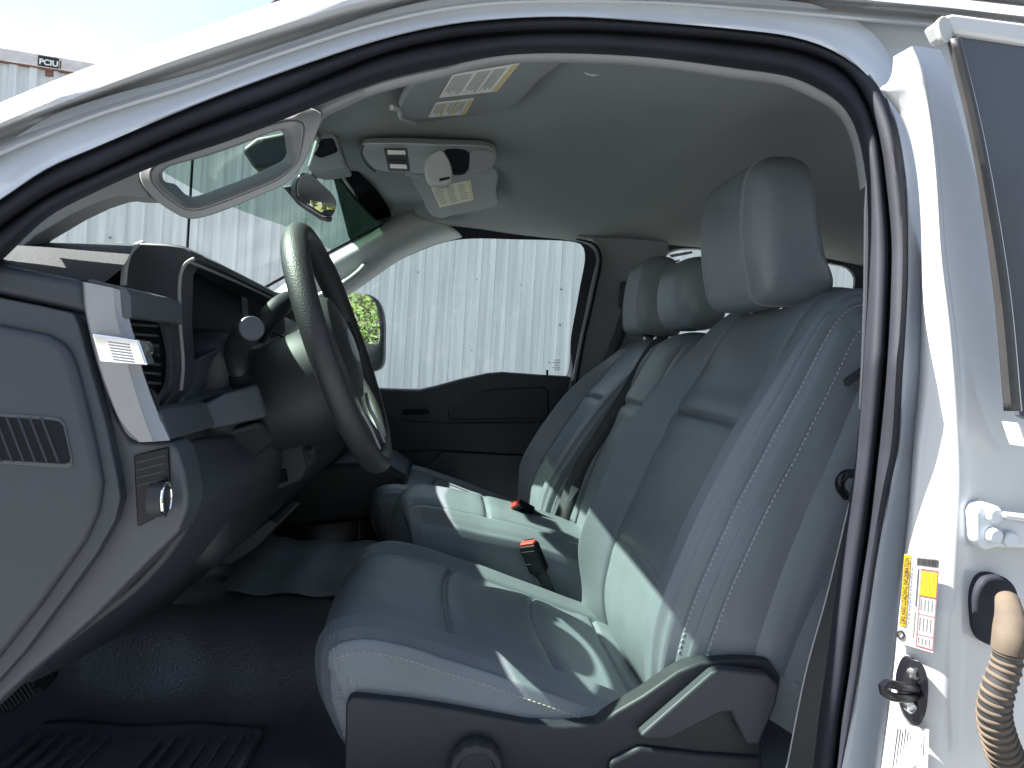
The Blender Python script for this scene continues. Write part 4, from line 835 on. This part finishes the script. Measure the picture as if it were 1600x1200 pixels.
def boot():
    path = catmull(QL([(1574, 938, .590), (1578, 965, .570), (1577, 1000, .55), (1572, 1040, .55), (1560, 1075, .552), (1553, 1110, .556), (1560, 1150, .56), (1575, 1190, .565), (1600, 1240, .57)]), 300)
    bm = bmesh.new(); add_tube(bm, path[:92], [lerp(.0095, .0125, min(1, i / 60)) for i in range(92)], 28); sl_ = bm_obj('smooth_sleeve', bm, M['boot'], gb, 70)
    bm = bmesh.new(); add_tube(bm, path[88:], [lerp(.0105, .0145, i / 211) for i in range(212)], 24); bm_obj('sleeve_core', bm, M['seal2'], gb, 70)
    bm = bmesh.new(); i = 93
    while i < 292:
        f = (i - 93) / 200; r0 = lerp(.0118, .0165, f); p = path[i]; t = (path[i + 2] - path[i - 2]).normalized(); st_ = (path[i + 1] - path[i]).length
        hw = st_ * 3.2; add_lathe(bm, p, t, [(r0 - .003, -hw), (r0 - .0008, -hw * .7), (r0, 0), (r0 - .0008, hw * .7), (r0 - .003, hw)], 28); i += 10
    bm_obj('sleeve_ribs', bm, M['boot'], gb, 70)
boot()
# tyre information sticker: outline corners in the photograph
def sticker(name, label, quad, Y):
    p = [Q(x, y, Y + d) for (x, y), d in zip(quad, (.018, 0, 0, .018))]; nrm = (p[1] - p[0]).cross(p[3] - p[0]).normalized()
    if nrm.dot(Vector((0, 0, CAMZ)) - p[0]) < 0: nrm = -nrm
    bm = bmesh.new(); add_prism(bm, p, nrm * .0005); o = bm_obj(name, bm, M['paper2'], None); tag(o, label, 'sticker')
    TL, TR, BR, BL = p
    def at(u, v): return TL.lerp(TR, u).lerp(BL.lerp(BR, u), v) + nrm * .0008
    def mark(nm, rects, m):
        bm = bmesh.new()
        for u0, u1, v0, v1 in rects: add_prism(bm, [at(u0, v0), at(u1, v0), at(u1, v1), at(u0, v1)], nrm * .0002)
        bm_obj(nm, bm, m, o)
    return o, at, mark, nrm
# the print is turned a quarter: it reads upwards; u runs across the pillar, v down it
s1, at, mark, nrm = sticker('tire_sticker', 'white and yellow tire information sticker on the door pillar', [(1413, 866), (1469, 872), (1458, 1020), (1403, 1004)], .6105)
mark('yellow_band', [(.0, .19, .0, .80)], M['yellow'])
upd = (at(.09, .02) - at(.09, .78)); ul = upd.length; ux = upd.normalized(); uy = (at(.0, .5) - at(.18, .5)).normalized()
text_mesh('lettering', 'TIRE AND LOADING INFORMATION', at(.155, .775), ux, uy, ul / 12.6, M['inkd'], s1, nrm, xs=.76)
mark('yellow_box', [(.52, .96, .16, .42)], M['yellow'])
mark('barcode', [(.36 + .0185 * k, .36 + .0185 * k + random.choice((.006, .009, .012)), .015, .10) for k in range(33)], M['inkd'])
mark('red_border', [(.50, .515, .14, .97), (.96, .975, .14, .97), (.50, .975, .135, .145), (.50, .975, .965, .975), (.50, .975, .425, .43), (.50, .975, .62, .625), (.50, .975, .84, .845)], M['inkr'])
mark('fine_print', [(.25, .262, .14 + .045 * k, .17 + .045 * k) for k in range(14)] + [(.41, .44, .14, .55), (.41, .425, .60, .90)] + [(.56 + .1 * c_, .575 + .1 * c_, a_, b_) for c_ in range(4) for a_, b_ in ((.19, .38), (.45, .58), (.65, .80), (.87, .94))], M['ink2'])
def tyre_icon():
    c = at(.06, .90); bm = bmesh.new(); r = (at(.18, .9) - c).length
    add_tube(bm, [c + ux * math.cos(a) * r + uy * math.sin(a) * r * .8 for a in [2 * math.pi * k / 30 for k in range(31)]], r * .28, 6, False); bm_obj('tire_symbol', bm, M['inkd'], s1)
tyre_icon()
s2, at, mark, nrm = sticker('certification_sticker', 'white printed certification sticker low on the pillar under the striker', [(1398, 1128), (1452, 1140), (1448, 1240), (1384, 1230)], .607)
mark('print', [(.10 + .075 * k, .125 + .075 * k, .06 + random.random() * .1, .80 + random.random() * .15) for k in range(6)] + [(.80, .82, .1, .3), (.86, .875, .1, .4)], M['ink2'])
mark('barcode', [(.58, .72, .20 + .020 * k, .20 + .020 * k + random.choice((.007, .010, .013))) for k in range(28)], M['inkd'])

# ------------------------------------------------------------------ pedals and mat
pb = thing('brake_pedal', W3(-.40, 1.05, -.45), 'wide ribbed rubber brake pedal under the dash end', 'pedal', 'foot pedals')
plate('pedal_pad', [(-50, 1110), (0, 1076), (45, 1050), (56, 1062), (52, 1080), (20, 1112), (-50, 1136)], M['rubber'], pb, Y=1.05, t=.02, bevel=.004)
plates('pedal_ribs', [[(-30 + 6 * k, 1100 - 3.6 * k), (-28 + 6 * k, 1099 - 3.6 * k), (-10 + 6 * k * .98, 1122 - 3.3 * k), (-12 + 6 * k * .98, 1124 - 3.3 * k)] for k in range(12)], M['seal2'], pb, Y=1.045, t=.006)
tube('pedal_arm', [Q(20, 1080, 1.075), Q(-40, 1000, 1.07)], .012, M['hole'], pb)
pa = thing('accelerator_pedal', W3(-.36, 1.15, -.45), 'narrow ribbed accelerator pedal beside the brake pedal', 'pedal', 'foot pedals')
plate('pedal_pad', [(52, 1046), (68, 1030), (82, 1044), (84, 1060), (66, 1082), (58, 1070)], M['rubber'], pa, Y=1.15, t=.015, bevel=.003)
plates('pedal_ribs', [[(62 + 4.5 * k, 1040 - 2 * k), (63.5 + 4.5 * k, 1039 - 2 * k), (70 + 4 * k, 1066 - 3 * k), (68.5 + 4 * k, 1067 - 3 * k)] for k in range(4)], M['seal2'], pa, Y=1.146, t=.004)
tube('pedal_arm', [Q(70, 1060, 1.162), Q(20, 990, 1.162)], .010, M['hole'], pa)
fm = thing('floor_mat', W3(-.25, 1.12, FZ), 'black rubber floor mat with raised ribs in the driver footwell', 'floor mat')
loft('mat_sheet', [[W3(lerp(-.74, -.27, u / 30), lerp(.86, 1.235, v / 30), FZ + .014 + .006 * max(0, abs(v / 15 - 1) - .85) / .15 + .003 * math.sin(u * .5 + v * .3)) for u in range(31)] for v in range(31)], M['vinyl'], fm, thick=.004)
bm = bmesh.new()
for k in range(15):
    x = -.68 + .026 * k
    if 7 <= k <= 9: continue
    add_prism(bm, [W3(x, .93, FZ + .016), W3(x + .010, .93, FZ + .016), W3(x + .022, 1.19, FZ + .016), W3(x + .012, 1.19, FZ + .016)], Vector((0, 0, .010)))
add_prism(bm, [W3(-.495, 1.02, FZ + .016), W3(-.43, 1.02, FZ + .016), W3(-.42, 1.17, FZ + .016), W3(-.485, 1.17, FZ + .016)], Vector((0, 0, .010)))
bm_obj('mat_ribs', bm, M['vinyl'], fm, bevel=.002)

# ------------------------------------------------------------------ containers behind the truck
CT_TOP = 2.45
def cdir(px, py):
    v = Q(px, py, 1) - Vector((0, 0, CAMZ)); return Vector((0, 0, CAMZ)) + v * (CT_TOP / v.z)
PA, PB = cdir(0, 75), cdir(150, 100)
CD = (PB - PA); CD.z = 0; CD.normalize(); CNR = Vector((CD.y, -CD.x, 0))      # along the wall; outward normal towards the truck
if CNR.y > 0: CNR = -CNR
def wall_hit(px, py):
    o = Vector((0, 0, CAMZ)); v = Q(px, py, 1) - o; return o + v * ((PA - o).dot(CNR) / v.dot(CNR))
S0 = (wall_hit(298, 300) - PA).dot(CD)
BASE = Vector((PA.x, PA.y, 0)); TOPZ = CAMZ + CT_TOP
def container(name, label, s0, s1):
    root = thing(name, BASE + CD * ((s0 + s1) / 2), label, 'container', 'white containers')
    pitch = .152; n = int((s1 - s0 - .12) / pitch); prof = []
    for k in range(n):
        s = s0 + .06 + k * pitch
        prof += [(s, 0), (s + .050, 0), (s + .072, -.028), (s + .126, -.028), (s + .148, 0)]
    prof.append((s1 - .06, 0))
    rows = [[BASE + CD * s + CNR * d + Vector((0, 0, z)) for s, d in prof] for z in (.25, 1.2, 2.1, 3.0, TOPZ - .11)]
    side = loft('side_wall', rows, M['cont'], root, ang=15)
    def bar(nm, a, b, z0, z1, d0, d1, m, par=root, bv=.006):
        bm = bmesh.new(); c = BASE + CD * ((a + b) / 2) + CNR * ((d0 + d1) / 2) + Vector((0, 0, (z0 + z1) / 2))
        add_box(bm, c, b - a, d1 - d0, z1 - z0, Matrix((CD, -CNR, Vector((0, 0, 1)))).transposed()); return bm_obj(nm, bm, m, par, bevel=bv)
    bar('top_rail', s0, s1, TOPZ - .11, TOPZ, -.06, .02, M['railp']); bar('bottom_rail', s0, s1, .12, .27, -.06, .02, M['railp'])
    bar('corner_post', s0, s0 + .07, .27, TOPZ - .11, -.06, .015, M['cont']); bar('corner_post', s1 - .07, s1, .27, TOPZ - .11, -.06, .015, M['cont'])
    bar('container_box', s0 + .01, s1 - .01, .13, TOPZ - .01, -2.4, -.062, M['cont'])
    bar('rail_seam', s0 + .02, s1 - .02, TOPZ - .122, TOPZ - .111, -.02, .012, M['rust'], bv=0)
    return root, bar
c1, bar1 = container('shipping_container', 'white corrugated container left of the dark seam, rusty patch on its top rail', S0 - 9.0, S0 - .012)
c2, bar2 = container('shipping_container', 'white corrugated container right of the dark seam, behind the passenger window', S0 + .012, S0 + 11.0)
pk = (wall_hit(76, 92) - PA).dot(CD)
cp = bar1('code_patch', pk - .075, pk + .085, TOPZ - .105, TOPZ - .012, .0, .0225, M['inkd'], c1, .001)
text_mesh('patch_lettering', 'PCIU', BASE + CD * (pk - .065) + CNR * .0228 + Vector((0, 0, TOPZ - .088)), CD, Vector((0, 0, 1)), .068, M['paper'], cp, CNR)
bar1('rust_run', pk - .02, pk + .045, TOPZ - .18, TOPZ - .118, -.005, .004, M['rust'], c1, .001)
bar1('rust_chip', pk + .09, pk + .105, TOPZ - .10, TOPZ - .03, .0, .0215, M['rust'], c1, .001)
bm = bmesh.new()
for x, y in ((654, 425), (745, 437), (813, 445), (878, 452), (737, 547), (876, 508), (172, 371)):
    p = wall_hit(x, y) + CNR * .003; add_lathe(bm, p, CNR, [(.006, -.03), (.006, .002), (.001, .003)], 10)
bm_obj('rivets', bm, M['dark2'], c2)

# ------------------------------------------------------------------ trees behind the truck (seen in the outside mirror)
leafm = [mat('leaf_green', (.055, .095, .016), .6, var=.45, vscale=3), mat('leaf_olive', (.085, .10, .026), .6, var=.3, vscale=3)]
barkm = mat('bark', (.09, .07, .05), .9, bump=.6, scale=30)
def tree(x, y, h, s, label, lm):
    rnd = random.Random(s); root = thing('leafy_tree', (x, y, 0), label, 'tree', 'trees behind the truck')
    bm = bmesh.new(); top = Vector((x + rnd.uniform(-.3, .3), y + rnd.uniform(-.3, .3), h * .7))
    add_tube(bm, catmull([Vector((x, y, 0)), Vector((x + .1, y, h * .3)), top], 8), [.17 - .016 * k for k in range(8)], 8)
    limbs = []
    for k in range(9):
        b = Vector((x, y, h * rnd.uniform(.22, .6))); a = rnd.uniform(0, 6.28); e = b + Vector((math.cos(a), math.sin(a), rnd.uniform(.3, .9))) * h * rnd.uniform(.18, .3); limbs.append(e)
        add_tube(bm, [b, b.lerp(e, .5) + Vector((0, 0, .1)), e], [.06, .04, .015], 6)
    bm_obj('trunk', bm, barkm, root)
    bm = bmesh.new(); cl = limbs + [top + Vector((rnd.gauss(0, .7), rnd.gauss(0, .7), rnd.uniform(-.2, .28) * h)) for _ in range(16)] + [Vector((x + rnd.gauss(0, .9), y + rnd.gauss(0, .9), rnd.uniform(.15, .5) * h)) for _ in range(12)]
    for c in cl:
        rad = rnd.uniform(.35, .75)
        for _ in range(420):
            p = c + Vector((rnd.gauss(0, 1), rnd.gauss(0, 1), rnd.gauss(0, .8))) * rad * .5; u = Vector((rnd.gauss(0, 1), rnd.gauss(0, 1), rnd.gauss(0, 1))).normalized(); v = u.orthogonal().normalized(); q = rnd.uniform(.025, .055)
            bm.faces.new([bm.verts.new(p - u * q), bm.verts.new(p + v * q * .5), bm.verts.new(p + u * q), bm.verts.new(p - v * q * .5)])
    bm_obj('crown', bm, lm, root)
for k, (x, y, h, d) in enumerate([(9.5, 3.2, 5.6, 'tall bright green tree seen in the side mirror, left in its glass'), (10.6, 4.6, 6.2, 'broad olive green tree seen in the side mirror, in the middle of its glass'), (13.0, 6.4, 6.6, 'green leafy tree seen in the side mirror, right and farther back')]):
    tree(x, y, h, 11 + k, d, leafm[k % 2])

def tree_line():
    rnd = random.Random(5); bm = bmesh.new()
    for k in range(150):
        c = Vector((rnd.uniform(-22, 22), -11 + rnd.gauss(0, 1.0), rnd.uniform(.3, 5.0))); rad = rnd.uniform(.7, 1.5)
        for _ in range(170):
            p = c + Vector((rnd.gauss(0, 1), rnd.gauss(0, 1), rnd.gauss(0, .8))) * rad * .6; u = Vector((rnd.gauss(0, 1), rnd.gauss(0, 1), rnd.gauss(0, 1))).normalized(); v = u.orthogonal().normalized(); q = rnd.uniform(.10, .22)
            bm.faces.new([bm.verts.new(p - u * q), bm.verts.new(p + v * q * .5), bm.verts.new(p + u * q), bm.verts.new(p - v * q * .5)])
    o = bm_obj('tree_line', bm, leafm[1], None); tag(o, 'olive green tree line across the yard, mirrored in the chrome', 'tree line', kind='stuff')
tree_line()
